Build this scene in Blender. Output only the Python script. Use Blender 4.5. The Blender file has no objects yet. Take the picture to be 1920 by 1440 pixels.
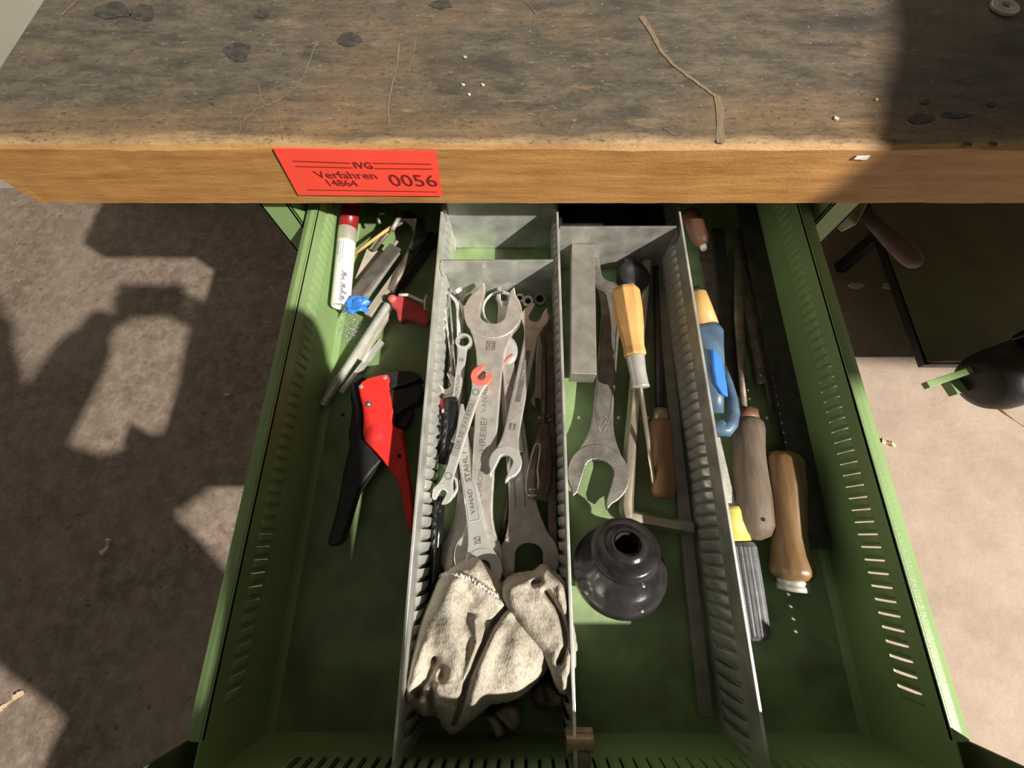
import bpy, bmesh, math, random
import numpy as np
from mathutils import Vector, Matrix
random.seed(4)
scn = bpy.context.scene
C = scn.collection

# ------------------------------------------------------------------ camera, light, exposure
F, HC, KY, CX = 780.0, 0.47, -1390.0, 985.0        # focal length in px, camera height over drawer floor
PITCH = math.atan2(2110.0, F)
SP, CP = math.sin(PITCH), math.cos(PITCH)
cam_d = bpy.data.cameras.new('camera'); cam = bpy.data.objects.new('camera', cam_d); C.objects.link(cam)
cam.location = (0, 0, HC)
cam.rotation_euler = (math.pi/2 - PITCH, 0, 0)
cam_d.sensor_width = 36; cam_d.lens = 36*F/1920; cam_d.shift_x = -(CX-960)/1920
cam_d.clip_start = 0.01
scn.camera = cam

world = bpy.data.worlds.new('world'); scn.world = world; world.use_nodes = True
bg = world.node_tree.nodes['Background']
bg.inputs[0].default_value = (1.0, 0.91, 0.78, 1); bg.inputs[1].default_value = 0.10

LP = Vector((3.12, -1.9, 3.45))
kd = bpy.data.lights.new('workshop_lamp', 'AREA'); kd.shape = 'DISK'; kd.size = 0.085
kd.energy = 555; kd.color = (1.0, 0.93, 0.80)
key = bpy.data.objects.new('workshop_lamp', kd); C.objects.link(key)
key.location = LP; key.rotation_euler = (Vector((0.1,0.1,0))-LP).to_track_quat('-Z','Y').to_euler()
fd = bpy.data.lights.new('fill_light', 'AREA'); fd.shape = 'RECTANGLE'; fd.size = 1.8; fd.size_y = 0.15  # soft overhead fill added to lift the ambient light, not a real fixture
fd.energy = 3.5; fd.color = (1.0, 0.95, 0.85)
fl = bpy.data.objects.new('fill_light', fd); C.objects.link(fl)
fl.location = (-0.3, -0.9, 2.4); fl.rotation_euler = (math.radians(-18), 0, 0)

scn.view_settings.view_transform = 'Standard'; scn.view_settings.look = 'None'
scn.view_settings.gamma = 1; scn.view_settings.use_curve_mapping = False
scn.view_settings.exposure = 0.0
scn.cycles.max_bounces = 6

# ------------------------------------------------------------------ picture point -> place in the room
def P(px, py, z=0.0):
    k = py - KY; H = HC - z
    d = F*H/(CP*k)
    return Vector(((px-CX)*d/F, (d-SP*H)/CP, z))
def PY(px, py, Y):                                   # same, on the upright plane Y
    k = (py-KY)*CP/F
    H = k*CP*Y/(1-k*SP); d = CP*Y+SP*H
    return Vector(((px-CX)*d/F, Y, HC-H))
def S(py, z=0.0):                                    # metres per picture pixel there
    return (HC-z)/(CP*(py-KY))

# ------------------------------------------------------------------ materials
def mat(name, col, rough=.5, metal=0., var=.15, scale=60., bump=.0, bscale=None, col2=None, spec=.5, stretch=(1,1,1), lo=.35, hi=.65, coord='Object'):
    m = bpy.data.materials.new(name); m.use_nodes = True
    nt = m.node_tree; b = nt.nodes['Principled BSDF']
    b.inputs['Roughness'].default_value = rough; b.inputs['Metallic'].default_value = metal
    b.inputs['Specular IOR Level'].default_value = spec
    tc = nt.nodes.new('ShaderNodeTexCoord'); mp = nt.nodes.new('ShaderNodeMapping'); mp.inputs['Scale'].default_value = stretch
    nt.links.new(tc.outputs[coord], mp.inputs[0])
    n = nt.nodes.new('ShaderNodeTexNoise'); n.inputs['Scale'].default_value = scale; n.inputs['Detail'].default_value = 6
    nt.links.new(mp.outputs[0], n.inputs['Vector'])
    r = nt.nodes.new('ShaderNodeValToRGB')
    c2 = col2 if col2 else tuple(c*(1-var) for c in col)
    c1 = col if col2 else tuple(min(1, c*(1+var)) for c in col)
    r.color_ramp.elements[0].position = lo; r.color_ramp.elements[1].position = hi
    r.color_ramp.elements[0].color = (*c2, 1); r.color_ramp.elements[1].color = (*c1, 1)
    nt.links.new(n.outputs[0], r.inputs[0]); nt.links.new(r.outputs[0], b.inputs['Base Color'])
    if bump:
        n2 = nt.nodes.new('ShaderNodeTexNoise'); n2.inputs['Scale'].default_value = bscale or scale*3; n2.inputs['Detail'].default_value = 5
        nt.links.new(mp.outputs[0], n2.inputs['Vector'])
        bp = nt.nodes.new('ShaderNodeBump'); bp.inputs['Strength'].default_value = bump; bp.inputs['Distance'].default_value = .001
        nt.links.new(n2.outputs[0], bp.inputs['Height']); nt.links.new(bp.outputs[0], b.inputs['Normal'])
    return m
M = {}
M['green'] = mat('green_paint', (.235,.36,.15), .42, 0, .08, 14, .25, 500)
M['green_floor'] = mat('worn_green_paint', (.225,.345,.145), .5, 0, .1, 22, .3, 420, col2=(.15,.19,.095))
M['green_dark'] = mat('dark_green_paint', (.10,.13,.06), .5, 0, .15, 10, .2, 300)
M['zinc'] = mat('zinc_sheet', (.62,.63,.60), .34, .55, .22, 38, .12, 260)
M['zinc_dull'] = mat('dull_zinc_sheet', (.40,.40,.375), .4, .5, .25, 45, .15, 260)
M['hole'] = mat('dark_gap', (.012,.012,.01), .9, 0, .1)
M['steel'] = mat('brushed_steel', (.58,.55,.51), .34, .58, .14, 90, .2, 500)
M['chrome'] = mat('bright_chrome', (.70,.70,.68), .26, .55, .08, 60, .05)
M['darksteel'] = mat('dark_forged_steel', (.20,.185,.17), .42, .6, .25, 70, .25, 600)
M['oldsteel'] = mat('old_brown_steel', (.19,.155,.125), .5, .5, .35, 60, .3, 500)
M['blacksteel'] = mat('oiled_black_steel', (.055,.05,.047), .38, .4, .3, 60, .3, 500)
M['block'] = mat('ground_steel_block', (.33,.315,.29), .48, .45, .2, 50, .35, 700, col2=(.24,.22,.19))
M['bronze'] = mat('yellowed_steel', (.55,.49,.38), .3, .75, .12, 50, .1)
M['paleedge'] = mat('pale_tool_steel', (.62,.58,.50), .42, .5, .1, 60, .15)
M['red'] = mat('red_enamel', (.80,.035,.03), .38, 0, .08, 80, .15, 900)
M['pinkred'] = mat('coral_red_enamel', (.78,.16,.12), .45, .1, .1, 90, .1)
M['maroon'] = mat('faded_red_plastic', (.45,.055,.07), .5, 0, .15, 80, .1)
M['redcap'] = mat('red_cap_plastic', (.26,.012,.014), .35, 0, .1, 80)
M['black'] = mat('black_plastic', (.02,.02,.021), .42, 0, .25, 100, .1, 900)
M['gloss'] = mat('glossy_black', (.012,.012,.014), .12, .1, .2, 60)
M['bakelite'] = mat('scuffed_black_bakelite', (.026,.024,.026), .22, 0, .4, 50, .12, 500)
M['white'] = mat('white_plastic', (.80,.79,.78), .4, 0, .04, 80)
M['print'] = mat('grey_print', (.28,.27,.33), .6, 0, .1, 90)
M['blue'] = mat('dull_blue_plastic', (.075,.13,.21), .42, 0, .25, 60, .2, 500)
M['brightblue'] = mat('bright_blue_plastic', (.04,.22,.75), .4, 0, .08, 60)
M['yellow'] = mat('yellow_band', (.70,.58,.14), .5, 0, .12, 60)
M['ribgrey'] = mat('grey_ribbed_rubber', (.10,.105,.115), .45, 0, .25, 60, .2, 500)
M['cream'] = mat('cream_or_hole_light', (.86,.84,.76), .5, 0, .05)  # also paints the light showing through holes in the drawer bottom
M['brass'] = mat('worn_brass', (.42,.33,.22), .4, .6, .25, 60)
M['stamp'] = mat('stamped_shadow_metal', (.24,.22,.20), .5, .6, .2, 60)
M['pale'] = mat('pale_card', (.50,.44,.38), .7, 0, .1, 60)
M['chip'] = mat('wood_shaving', (.70,.55,.36), .8, 0, .15, 300)
M['tagprint'] = mat('dark_red_print', (.16,.012,.01), .7, 0, .05)
M['tag'] = mat('signal_red_paper', (.92,.075,.045), .65, 0, .03, 30)
M['amber'] = mat('brown_translucent_plastic', (.13,.085,.055), .3, 0, .4, 90, .3, 300)
M['wallpaint'] = mat('pale_wall_paint', (.50,.47,.41), .8, 0, .05, 5, .1, 200)
M['blocker_metal'] = mat('blocker_sheet_metal', (.45,.45,.44), .45, .6, .1, 6)  # for the added sheet that blocks the lamp
M['skin'] = mat('skin', (.55,.33,.24), .5, 0, .06, 20)
M['jacket'] = mat('dark_work_jacket', (.04,.05,.07), .85, 0, .2, 30, .3, 400)
M['denim'] = mat('blue_denim', (.05,.07,.13), .85, 0, .2, 60, .3, 600)
M['hair'] = mat('brown_hair', (.05,.03,.02), .6, 0, .3, 80)
def woodm(name, c1, c2, s=30, rough=.5, bump=.2):
    return mat(name, c1, rough, 0, .1, s, bump, s*4, col2=c2, stretch=(3,.45,3), lo=.3, hi=.7)
M['wood_yellow'] = woodm('honey_wood', (.72,.44,.17), (.52,.29,.10))
M['wood_grey'] = woodm('greyed_wood', (.17,.125,.092), (.095,.07,.052), 60, .6, .5)
M['wood_tan'] = woodm('varnished_tan_wood', (.28,.165,.075), (.14,.08,.035), 40, .35)
M['wood_brown'] = woodm('brown_wood', (.36,.19,.09), (.24,.12,.055), 40)
M['wood_red'] = woodm('reddish_wood', (.22,.10,.065), (.17,.075,.045), 40)
M['wood_dark'] = woodm('dark_handle_wood', (.075,.034,.024), (.05,.022,.016), 40)
M['wood_scratch'] = woodm('fresh_wood_scratch', (.27,.20,.125), (.14,.108,.075), 260, .7)
M['stain'] = mat('black_oil_stain', (.075,.066,.058), .6, 0, .3, 160, col2=(.030,.028,.027))

def bench_material():
    m = bpy.data.materials.new('stained_bench_wood'); m.use_nodes = True; nt = m.node_tree; L = nt.links.new
    b = nt.nodes['Principled BSDF']
    tc = nt.nodes.new('ShaderNodeTexCoord')
    def noise(scale, stretch, det=7, rough=.6, off=0):
        mp = nt.nodes.new('ShaderNodeMapping'); mp.inputs['Scale'].default_value = stretch; mp.inputs['Location'].default_value = (off,off*2,0)
        L(tc.outputs['Object'], mp.inputs[0]); n = nt.nodes.new('ShaderNodeTexNoise')
        n.inputs['Scale'].default_value = scale; n.inputs['Detail'].default_value = det; n.inputs['Roughness'].default_value = rough
        L(mp.outputs[0], n.inputs['Vector']); return n.outputs[0]
    def ramp(inp, p0, p1, c0=(0,0,0,1), c1=(1,1,1,1)):
        r = nt.nodes.new('ShaderNodeValToRGB'); r.color_ramp.elements[0].position = p0; r.color_ramp.elements[1].position = p1
        r.color_ramp.elements[0].color = c0; r.color_ramp.elements[1].color = c1; L(inp, r.inputs[0]); return r.outputs[0]
    def mix(f, a, bb):
        x = nt.nodes.new('ShaderNodeMix'); x.data_type = 'RGBA'
        L(f, x.inputs[0]); 
        for i, v in ((6, a), (7, bb)):
            if isinstance(v, tuple): x.inputs[i].default_value = (*v, 1)
            else: L(v, x.inputs[i])
        return x.outputs[2]
    grain = noise(11, (1, 12, 12), 9, .7)
    wood = ramp(grain, .32, .68, (.15,.09,.045,1), (.34,.215,.115,1))
    front = ramp(noise(9, (1,10,14), 9, .7, 3), .3, .72, (.27,.12,.03,1), (.52,.285,.10,1))
    # grime on the top: broad, drawn out along the grain; lighter band near the front edge
    g1 = noise(4.2, (1, 1.7, 1), 8, .62, 1.3)
    sx = nt.nodes.new('ShaderNodeSeparateXYZ'); L(tc.outputs['Object'], sx.inputs[0])
    mr = nt.nodes.new('ShaderNodeMapRange'); mr.inputs[1].default_value = .002; mr.inputs[2].default_value = .075; mr.inputs[3].default_value = -.03; mr.inputs[4].default_value = .22
    L(sx.outputs[1], mr.inputs[0])
    ad = nt.nodes.new('ShaderNodeMath'); ad.operation = 'ADD'; L(g1, ad.inputs[0]); L(mr.outputs[0], ad.inputs[1])
    gm = ramp(ad.outputs[0], .40, .72)
    g2 = noise(26, (1, 2.6, 1), 8, .7, 5)
    grime = ramp(g2, .34, .68, (.05,.045,.038,1), (.165,.135,.10,1))
    top = mix(gm, wood, grime)
    g3 = noise(6.5, (1, 1.9, 1), 5, .55, 9)
    top = mix(ramp(g3, .55, .70), top, (.042,.038,.035))
    # pale dust flecks and scratches
    ew = nt.nodes.new('ShaderNodeMapRange'); ew.inputs[1].default_value = .001; ew.inputs[2].default_value = .020; ew.inputs[3].default_value = .22; ew.inputs[4].default_value = -.1
    L(sx.outputs[1], ew.inputs[0]); ad2 = nt.nodes.new('ShaderNodeMath'); ad2.operation = 'ADD'; L(noise(7, (1,3,1), 8, .7, 31), ad2.inputs[0]); L(ew.outputs[0], ad2.inputs[1])
    top = mix(ramp(ad2.outputs[0], .52, .74), top, (.42,.285,.15))
    v = noise(230, (1, 1.4, 1), 3, .6, 2)
    top = mix(ramp(v, .66, .74), top, (.36,.31,.25))
    g5 = noise(17, (1, 5, 1), 9, .75, 12)
    top = mix(ramp(g5, .60, .80), top, (.40,.29,.18))
    fine = noise(150, (1,1.8,1), 6, .75, 40)
    top = mix(ramp(fine, .52, .72), top, (.035,.03,.026)) if True else top
    geo = nt.nodes.new('ShaderNodeNewGeometry'); sn = nt.nodes.new('ShaderNodeSeparateXYZ'); L(geo.outputs['Normal'], sn.inputs[0])
    up = ramp(sn.outputs[2], .45, .8)
    fg = mix(ramp(noise(5, (1,1,2), 6, .6, 20), .55, .75), front, (.22,.10,.035))
    L(mix(up, fg, top), b.inputs['Base Color'])
    rr = nt.nodes.new('ShaderNodeMapRange'); L(g2, rr.inputs[0]); rr.inputs[3].default_value = .30; rr.inputs[4].default_value = .75
    L(rr.outputs[0], b.inputs['Roughness'])
    bp = nt.nodes.new('ShaderNodeBump'); bp.inputs['Strength'].default_value = .5; bp.inputs['Distance'].default_value = .001
    h = nt.nodes.new('ShaderNodeMath'); h.operation = 'ADD'; L(grain, h.inputs[0]); L(noise(260, (1,2,2), 4, .6), h.inputs[1])
    L(h.outputs[0], bp.inputs['Height']); L(bp.outputs[0], b.inputs['Normal'])
    return m
M['bench'] = bench_material()

def floor_material():
    m = bpy.data.materials.new('dirty_concrete'); m.use_nodes = True; nt = m.node_tree; L = nt.links.new
    b = nt.nodes['Principled BSDF']; b.inputs['Roughness'].default_value = .75
    tc = nt.nodes.new('ShaderNodeTexCoord')
    def n(scale, det=8, rough=.65):
        x = nt.nodes.new('ShaderNodeTexNoise'); x.inputs['Scale'].default_value = scale; x.inputs['Detail'].default_value = det; x.inputs['Roughness'].default_value = rough
        L(tc.outputs['Object'], x.inputs['Vector']); return x.outputs[0]
    def ramp(i, p0, p1, c0, c1):
        r = nt.nodes.new('ShaderNodeValToRGB'); r.color_ramp.elements[0].position = p0; r.color_ramp.elements[1].position = p1
        r.color_ramp.elements[0].color = (*c0,1); r.color_ramp.elements[1].color = (*c1,1); L(i, r.inputs[0]); return r.outputs[0]
    def mix(f, a, bb):
        x = nt.nodes.new('ShaderNodeMix'); x.data_type = 'RGBA'; L(f, x.inputs[0]); L(a, x.inputs[6])
        if isinstance(bb, tuple): x.inputs[7].default_value = (*bb,1)
        else: L(bb, x.inputs[7])
        return x.outputs[2]
    base = ramp(n(3.2), .35, .66, (.17,.125,.098), (.30,.235,.195))
    f = n(34, 6, .7); base = mix(ramp(f, .42, .68, (0,0,0), (1,1,1)), base, (.36,.29,.245))
    base = mix(ramp(n(60, 4, .6), .62, .74, (0,0,0), (1,1,1)), base, (.12,.085,.065))
    # brighter light towards the right is painted in as a paler floor colour
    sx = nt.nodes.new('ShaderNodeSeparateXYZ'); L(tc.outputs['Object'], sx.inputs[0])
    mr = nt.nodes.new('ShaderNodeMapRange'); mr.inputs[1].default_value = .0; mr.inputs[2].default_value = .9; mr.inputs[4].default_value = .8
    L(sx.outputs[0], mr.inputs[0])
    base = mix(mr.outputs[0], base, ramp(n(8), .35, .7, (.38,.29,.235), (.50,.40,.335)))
    L(base, b.inputs['Base Color'])
    bp = nt.nodes.new('ShaderNodeBump'); bp.inputs['Strength'].default_value = .6; bp.inputs['Distance'].default_value = .004
    L(n(70, 8, .7), bp.inputs['Height']); L(bp.outputs[0], b.inputs['Normal'])
    return m
M['floor'] = floor_material()

def knit_material():
    m = bpy.data.materials.new('grey_knit_cotton'); m.use_nodes = True; nt = m.node_tree; L = nt.links.new
    b = nt.nodes['Principled BSDF']; b.inputs['Roughness'].default_value = .95; b.inputs['Specular IOR Level'].default_value = .1
    tc = nt.nodes.new('ShaderNodeTexCoord')
    n = nt.nodes.new('ShaderNodeTexNoise'); n.inputs['Scale'].default_value = 22; n.inputs['Detail'].default_value = 6; L(tc.outputs['Object'], n.inputs['Vector'])
    r = nt.nodes.new('ShaderNodeValToRGB'); e = r.color_ramp.elements
    e[0].position = .34; e[0].color = (.40,.37,.32,1); e[1].position = .6; e[1].color = (.60,.56,.49,1); L(n.outputs[0], r.inputs[0])
    v = nt.nodes.new('ShaderNodeTexVoronoi'); v.inputs['Scale'].default_value = 620
    mp = nt.nodes.new('ShaderNodeMapping'); mp.inputs['Scale'].default_value = (1,.62,1); L(tc.outputs['Object'], mp.inputs[0]); L(mp.outputs[0], v.inputs['Vector'])
    r2 = nt.nodes.new('ShaderNodeValToRGB'); r2.color_ramp.elements[0].color = (1.0,1.0,1.0,1); r2.color_ramp.elements[1].color = (.62,.58,.54,1); r2.color_ramp.elements[0].position=.2; r2.color_ramp.elements[1].position=.85
    L(v.outputs['Distance'], r2.inputs[0])
    x = nt.nodes.new('ShaderNodeMix'); x.data_type = 'RGBA'; x.blend_type = 'MULTIPLY'; x.inputs[0].default_value = .8
    L(r.outputs[0], x.inputs[6]); L(r2.outputs[0], x.inputs[7]); L(x.outputs[2], b.inputs['Base Color'])
    bp = nt.nodes.new('ShaderNodeBump'); bp.inputs['Strength'].default_value = .35; bp.inputs['Distance'].default_value = .001; bp.invert = True
    L(v.outputs['Distance'], bp.inputs['Height']); L(bp.outputs[0], b.inputs['Normal'])
    return m
M['knit'] = knit_material()
M['knit_dark'] = mat('grimy_dark_knit', (.13,.11,.10), .95, 0, .5, 60, .8, 420, spec=.1)

# ------------------------------------------------------------------ mesh kit
ORIG = {}
class MB:
    def __init__(s): s.v = []; s.f = []; s.m = []; s.sm = []
    def add(s, vs, fs, mi=0, smooth=False):
        o = len(s.v); s.v += [Vector(v) for v in vs]
        for f in fs: s.f.append([i+o for i in f]); s.m.append(mi); s.sm.append(smooth)
        return s
    def box(s, lo, hi, T=None, mi=0):
        (a,b,c),(d,e,f) = lo, hi
        vs = [Vector(p) for p in ((a,b,c),(d,b,c),(d,e,c),(a,e,c),(a,b,f),(d,b,f),(d,e,f),(a,e,f))]
        if T: vs = [T@v for v in vs]
        return s.add(vs, [(3,2,1,0),(4,5,6,7),(0,1,5,4),(1,2,6,5),(2,3,7,6),(3,0,4,7)], mi)
    def prism(s, out, z0, z1, T=None, mi=0):
        n = len(out)
        area = sum(out[i][0]*out[(i+1)%n][1]-out[(i+1)%n][0]*out[i][1] for i in range(n))
        if area < 0: out = out[::-1]
        vs = [Vector((x,y,z0)) for x,y in out]+[Vector((x,y,z1)) for x,y in out]
        if T: vs = [T@v for v in vs]
        return s.add(vs, [list(range(n))[::-1], list(range(n,2*n))]+[(i,(i+1)%n,n+(i+1)%n,n+i) for i in range(n)], mi)
    def tube(s, pts, rad, n=10, mi=0, cap=True, flat=1.0, up=Vector((0,0,1))):
        pts = [Vector(p) for p in pts]; k = len(pts)
        if not hasattr(rad, '__len__'): rad = [rad]*k
        vs = []
        for i, p in enumerate(pts):
            t = (pts[min(i+1,k-1)]-pts[max(i-1,0)]).normalized()
            sd = t.cross(up)
            if sd.length < .05: sd = t.cross(Vector((0,1,0)))
            sd.normalize(); nn = sd.cross(t).normalized()
            for j in range(n):
                a = 2*math.pi*j/n
                vs.append(p + sd*math.cos(a)*rad[i] + nn*math.sin(a)*rad[i]*flat)
        fs = [(i*n+j, i*n+(j+1)%n, (i+1)*n+(j+1)%n, (i+1)*n+j) for i in range(k-1) for j in range(n)]
        s.add(vs, fs, mi, True)
        if cap:
            o = len(s.v)-len(vs)
            s.f.append([o+j for j in range(n)][::-1]); s.m.append(mi); s.sm.append(False)
            s.f.append([o+(k-1)*n+j for j in range(n)]); s.m.append(mi); s.sm.append(False)
        return s
    def lathe(s, prof, T, n=48, mi=0, smooth=True):    # prof: (r, z) along local z
        vs = []; k = len(prof)
        for r, z in prof:
            for j in range(n):
                a = 2*math.pi*j/n; vs.append(T@Vector((r*math.cos(a), r*math.sin(a), z)))
        fs = [(i*n+j, i*n+(j+1)%n, (i+1)*n+(j+1)%n, (i+1)*n+j) for i in range(k-1) for j in range(n)]
        return s.add(vs, fs, mi, smooth)
    def build(s, name, mats, parent=None, bevel=0, seg=2, smooth=None, kind=None, autosmooth=False, subd=0):
        me = bpy.data.meshes.new(name)
        off = ORIG.get(parent.name, Vector((0,0,0))) if parent else Vector((0,0,0))
        me.from_pydata([tuple(v-off) for v in s.v], [], s.f)
        if not isinstance(mats, (list, tuple)): mats = [mats]
        for m in mats: me.materials.append(m)
        me.polygons.foreach_set('material_index', s.m)
        me.polygons.foreach_set('use_smooth', [bool(x) if smooth is None else smooth for x in s.sm])
        bm = bmesh.new(); bm.from_mesh(me)
        bmesh.ops.recalc_face_normals(bm, faces=bm.faces); bm.to_mesh(me); bm.free()
        me.update()
        o = bpy.data.objects.new(name, me); C.objects.link(o)
        if parent: o.parent = parent
        ORIG[o.name] = off
        if bevel:
            b = o.modifiers.new('bevel', 'BEVEL'); b.width = bevel; b.segments = seg; b.limit_method = 'ANGLE'; b.angle_limit = math.radians(38)
        if subd:
            q = o.modifiers.new('sub', 'SUBSURF'); q.levels = subd; q.render_levels = subd
        if kind: o['kind'] = kind
        return o
def thing(name, label, cat, loc=(0,0,0), group=None):
    o = bpy.data.objects.new(name, None); C.objects.link(o); o.location = loc
    o.empty_display_size = .01
    ORIG[o.name] = Vector(loc); o['label'] = label; o['category'] = cat
    if group: o['group'] = group
    return o
def tag(o, label, cat, group=None):
    o['label'] = label; o['category'] = cat
    if group: o['group'] = group
    return o
def frame(A, B, up=Vector((0,0,1)), origin=None):     # x: across (to the right of A->B seen from above), y: A->B, z: up
    y = (Vector(B)-Vector(A)).normalized(); x = y.cross(up).normalized(); z = x.cross(y)
    T = Matrix((x, y, z)).transposed().to_4x4(); T.translation = Vector(origin if origin is not None else A)
    return T
def zframe(A, B):                                       # local z runs A->B
    z = (Vector(B)-Vector(A)).normalized(); x = z.cross(Vector((0,0,1)))
    if x.length < .01: x = Vector((1,0,0))
    x.normalize(); y = z.cross(x)
    T = Matrix((x, y, z)).transposed().to_4x4(); T.translation = Vector(A); return T
def text(s, T, size, m, parent, name='lettering', depth=.0002, font=None, sx=1.0, bold=0):
    cu = bpy.data.curves.new('t', 'FONT'); cu.body = s; cu.size = size; cu.extrude = depth; cu.align_x = 'CENTER'; cu.align_y = 'CENTER'
    cu.resolution_u = 3; cu.offset = bold
    ob = bpy.data.objects.new('t', cu); C.objects.link(ob)
    dg = bpy.context.evaluated_depsgraph_get()
    me = bpy.data.meshes.new_from_object(ob.evaluated_get(dg)); bpy.data.objects.remove(ob)
    me.name = name; me.materials.clear(); me.materials.append(m)
    off = ORIG.get(parent.name, Vector((0,0,0)))
    me.transform(Matrix.Translation(-off)@T@Matrix.Diagonal((sx,1,1,1)))
    o = bpy.data.objects.new(name, me); C.objects.link(o); o.parent = parent; ORIG[o.name] = off
    return o
def struct(o): o['kind'] = 'structure'; return o

# ------------------------------------------------------------------ the setting
FZ = -.66
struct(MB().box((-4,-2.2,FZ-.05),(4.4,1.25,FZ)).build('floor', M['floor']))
struct(MB().box((-4,1.15,FZ),(4.4,1.25,.75)).build('wall_back', M['wallpaint']))

# ------------------------------------------------------------------ work bench
XL, XR, YF, ZB = -.2365, .313, .326, .13
ZT = .198
bench = thing('workbench', 'old workbench with thick oil-stained wooden top and green steel frame above the drawer', 'workbench', (0,YF,FZ))
mb = MB()
# top slab with a worn, slightly wavering front arris and a knocked-off left corner
nx, rows = 150, []
x0, x1 = -.513, 2.1
prof = [(0,0),(.0,.5),(.0,.93),(.0025,.985),(.007,1.0),(.03,1.0),(.78,1.0),(.78,0)]
from mathutils import noise as mn
vs = []; fs = []
for i in range(nx+1):
    x = x0+(x1-x0)*(i/nx)**1.0
    for (dy, tz) in prof:
        w = .0009*mn.noise((x*14, dy*30+tz*3, 1)) + .0007*mn.noise((x*45, tz*9, 4))
        ex = 0
        if i == 0: ex = .006*(tz < .5) + .004
        wy = w if dy < .01 else 0
        wz = (w*1.1 if tz > .9 and dy < .02 else 0)
        vs.append((x+ex, YF+dy+wy, ZB+(ZT-ZB)*tz+wz))
n = len(prof)
for i in range(nx):
    for j in range(n):
        fs.append((i*n+j, (i+1)*n+j, (i+1)*n+(j+1)%n, i*n+(j+1)%n))
fs.append(list(range(n))); fs.append(list(range(nx*n, nx*n+n))[::-1])
mb.add(vs, fs); slab = mb.build('bench_top', M['bench'], bench)
# green steel legs and rails
def leg(x0, x1, y0=YF+.012, y1=YF+.06):
    m = MB(); m.box((x0,y0,FZ),(x1,y0+.004,ZB)); m.box((x0,y0,FZ),(x0+.004,y1,ZB)); m.box((x1-.004,y0,FZ),(x1,y1,ZB))
    m.box((x0-.02,y0-.01,FZ),(x1+.02,y1+.01,FZ+.006)); m.build('leg', M['green'], bench, .001)
leg(-.288,-.256); leg(.332,.363)
leg(-.288,-.256,1.02,1.06); leg(.332,.363,1.02,1.06)
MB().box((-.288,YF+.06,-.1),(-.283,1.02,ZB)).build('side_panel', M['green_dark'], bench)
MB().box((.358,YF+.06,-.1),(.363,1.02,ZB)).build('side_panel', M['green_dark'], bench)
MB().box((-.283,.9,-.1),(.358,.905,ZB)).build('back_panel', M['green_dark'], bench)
MB().box((-.288,.357,.099),(.363,.363,ZB)).build('shade_rail', M['green_dark'], bench)  # unseen rail added to darken the drawer behind the bench edge
MB().box((.363,.372,.085),(1.6,.384,.101)).box((.363,.384,.085),(1.6,.45,.088)).build('rail', M['green'], bench, .001)
# scratches and stains worn into the top
def decal(px, name, m, w=None):
    mbb = MB(); pts = [P(x,y,ZT+.0006) for x,y in px]
    if w:
        L_, R_ = [], []
        for i,p in enumerate(pts):
            t = (pts[min(i+1,len(pts)-1)]-pts[max(i-1,0)]).normalized(); s_ = Vector((t.y,-t.x,0))
            ww = (w[i] if hasattr(w,'__len__') else w)*S(px[i][1],ZT)*.5*(1+.35*mn.noise(p*90))
            L_.append(p+s_*ww); R_.append(p-s_*ww)
        k = len(pts)
        mbb.add(L_+R_, [(i,i+1,k+i+1,k+i) for i in range(k-1)])
    else:
        mbb.add(pts, [list(range(len(pts)))])
    return mbb.build(name, m, bench)
def interp(pl, step=6):
    out = []
    for (a,b),(c,d) in zip(pl, pl[1:]):
        q = max(2, int(math.hypot(c-a,d-b)/step))
        for i in range(q): out.append((a+(c-a)*i/q, b+(d-b)*i/q))
    return out+[pl[-1]]
def wob(pl, amp=1.2):
    return [(x+amp*mn.noise((x*.13,y*.13,0)), y+amp*mn.noise((x*.13,y*.13,9))) for x,y in pl]
l = wob(interp([(1203,30),(1222,60),(1240,95),(1262,120),(1290,142),(1322,165),(1345,182),(1350,205),(1351,235),(1350,268)]))
decal(l, 'scratch', M['wood_scratch'], [11 if y<80 else 7+7*(y>180) for x,y in l])
for pl, w in (([(748,82),(745,120),(735,160),(727,200),(730,235)],3), ([(595,75),(575,130),(560,160),(520,190),(480,205),(452,230),(448,255)],2.2),
              ([(780,78),(772,110),(765,140)],1.8), ([(484,160),(492,190),(500,200)],2), ([(520,200),(527,240),(530,262)],2), ([(1245,240),(1270,255)],3),
              ([(985,0),(1005,25),(1000,40)],2), ([(145,0),(122,22),(115,28)],4)):
    decal(wob(interp(pl),2), 'scratch', M['wood_scratch'], w)
def blob(cx, cy, rx, ry, seed, sp=.22):
    pts = []
    for j in range(26):
        a = 2*math.pi*j/26; k = 1+sp*mn.noise((math.cos(a)*1.6+seed, math.sin(a)*1.6, seed))*2
        pts.append((cx+rx*k*math.cos(a), cy+ry*k*math.sin(a)))
    decal(pts, 'stain', M['stain'])
for q in ((445,96,25,16,1),(653,75,23,13,2),(210,20,36,15,3),(268,24,26,14,4),(828,8,20,8,6),(490,25,14,9,7),
          (1860,195,9,5,8),(1730,222,24,10,9),(1790,215,30,5,10),(1815,270,10,4,11),(1862,270,9,5,12),(1735,190,10,5,14)):
    blob(*q)

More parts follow.
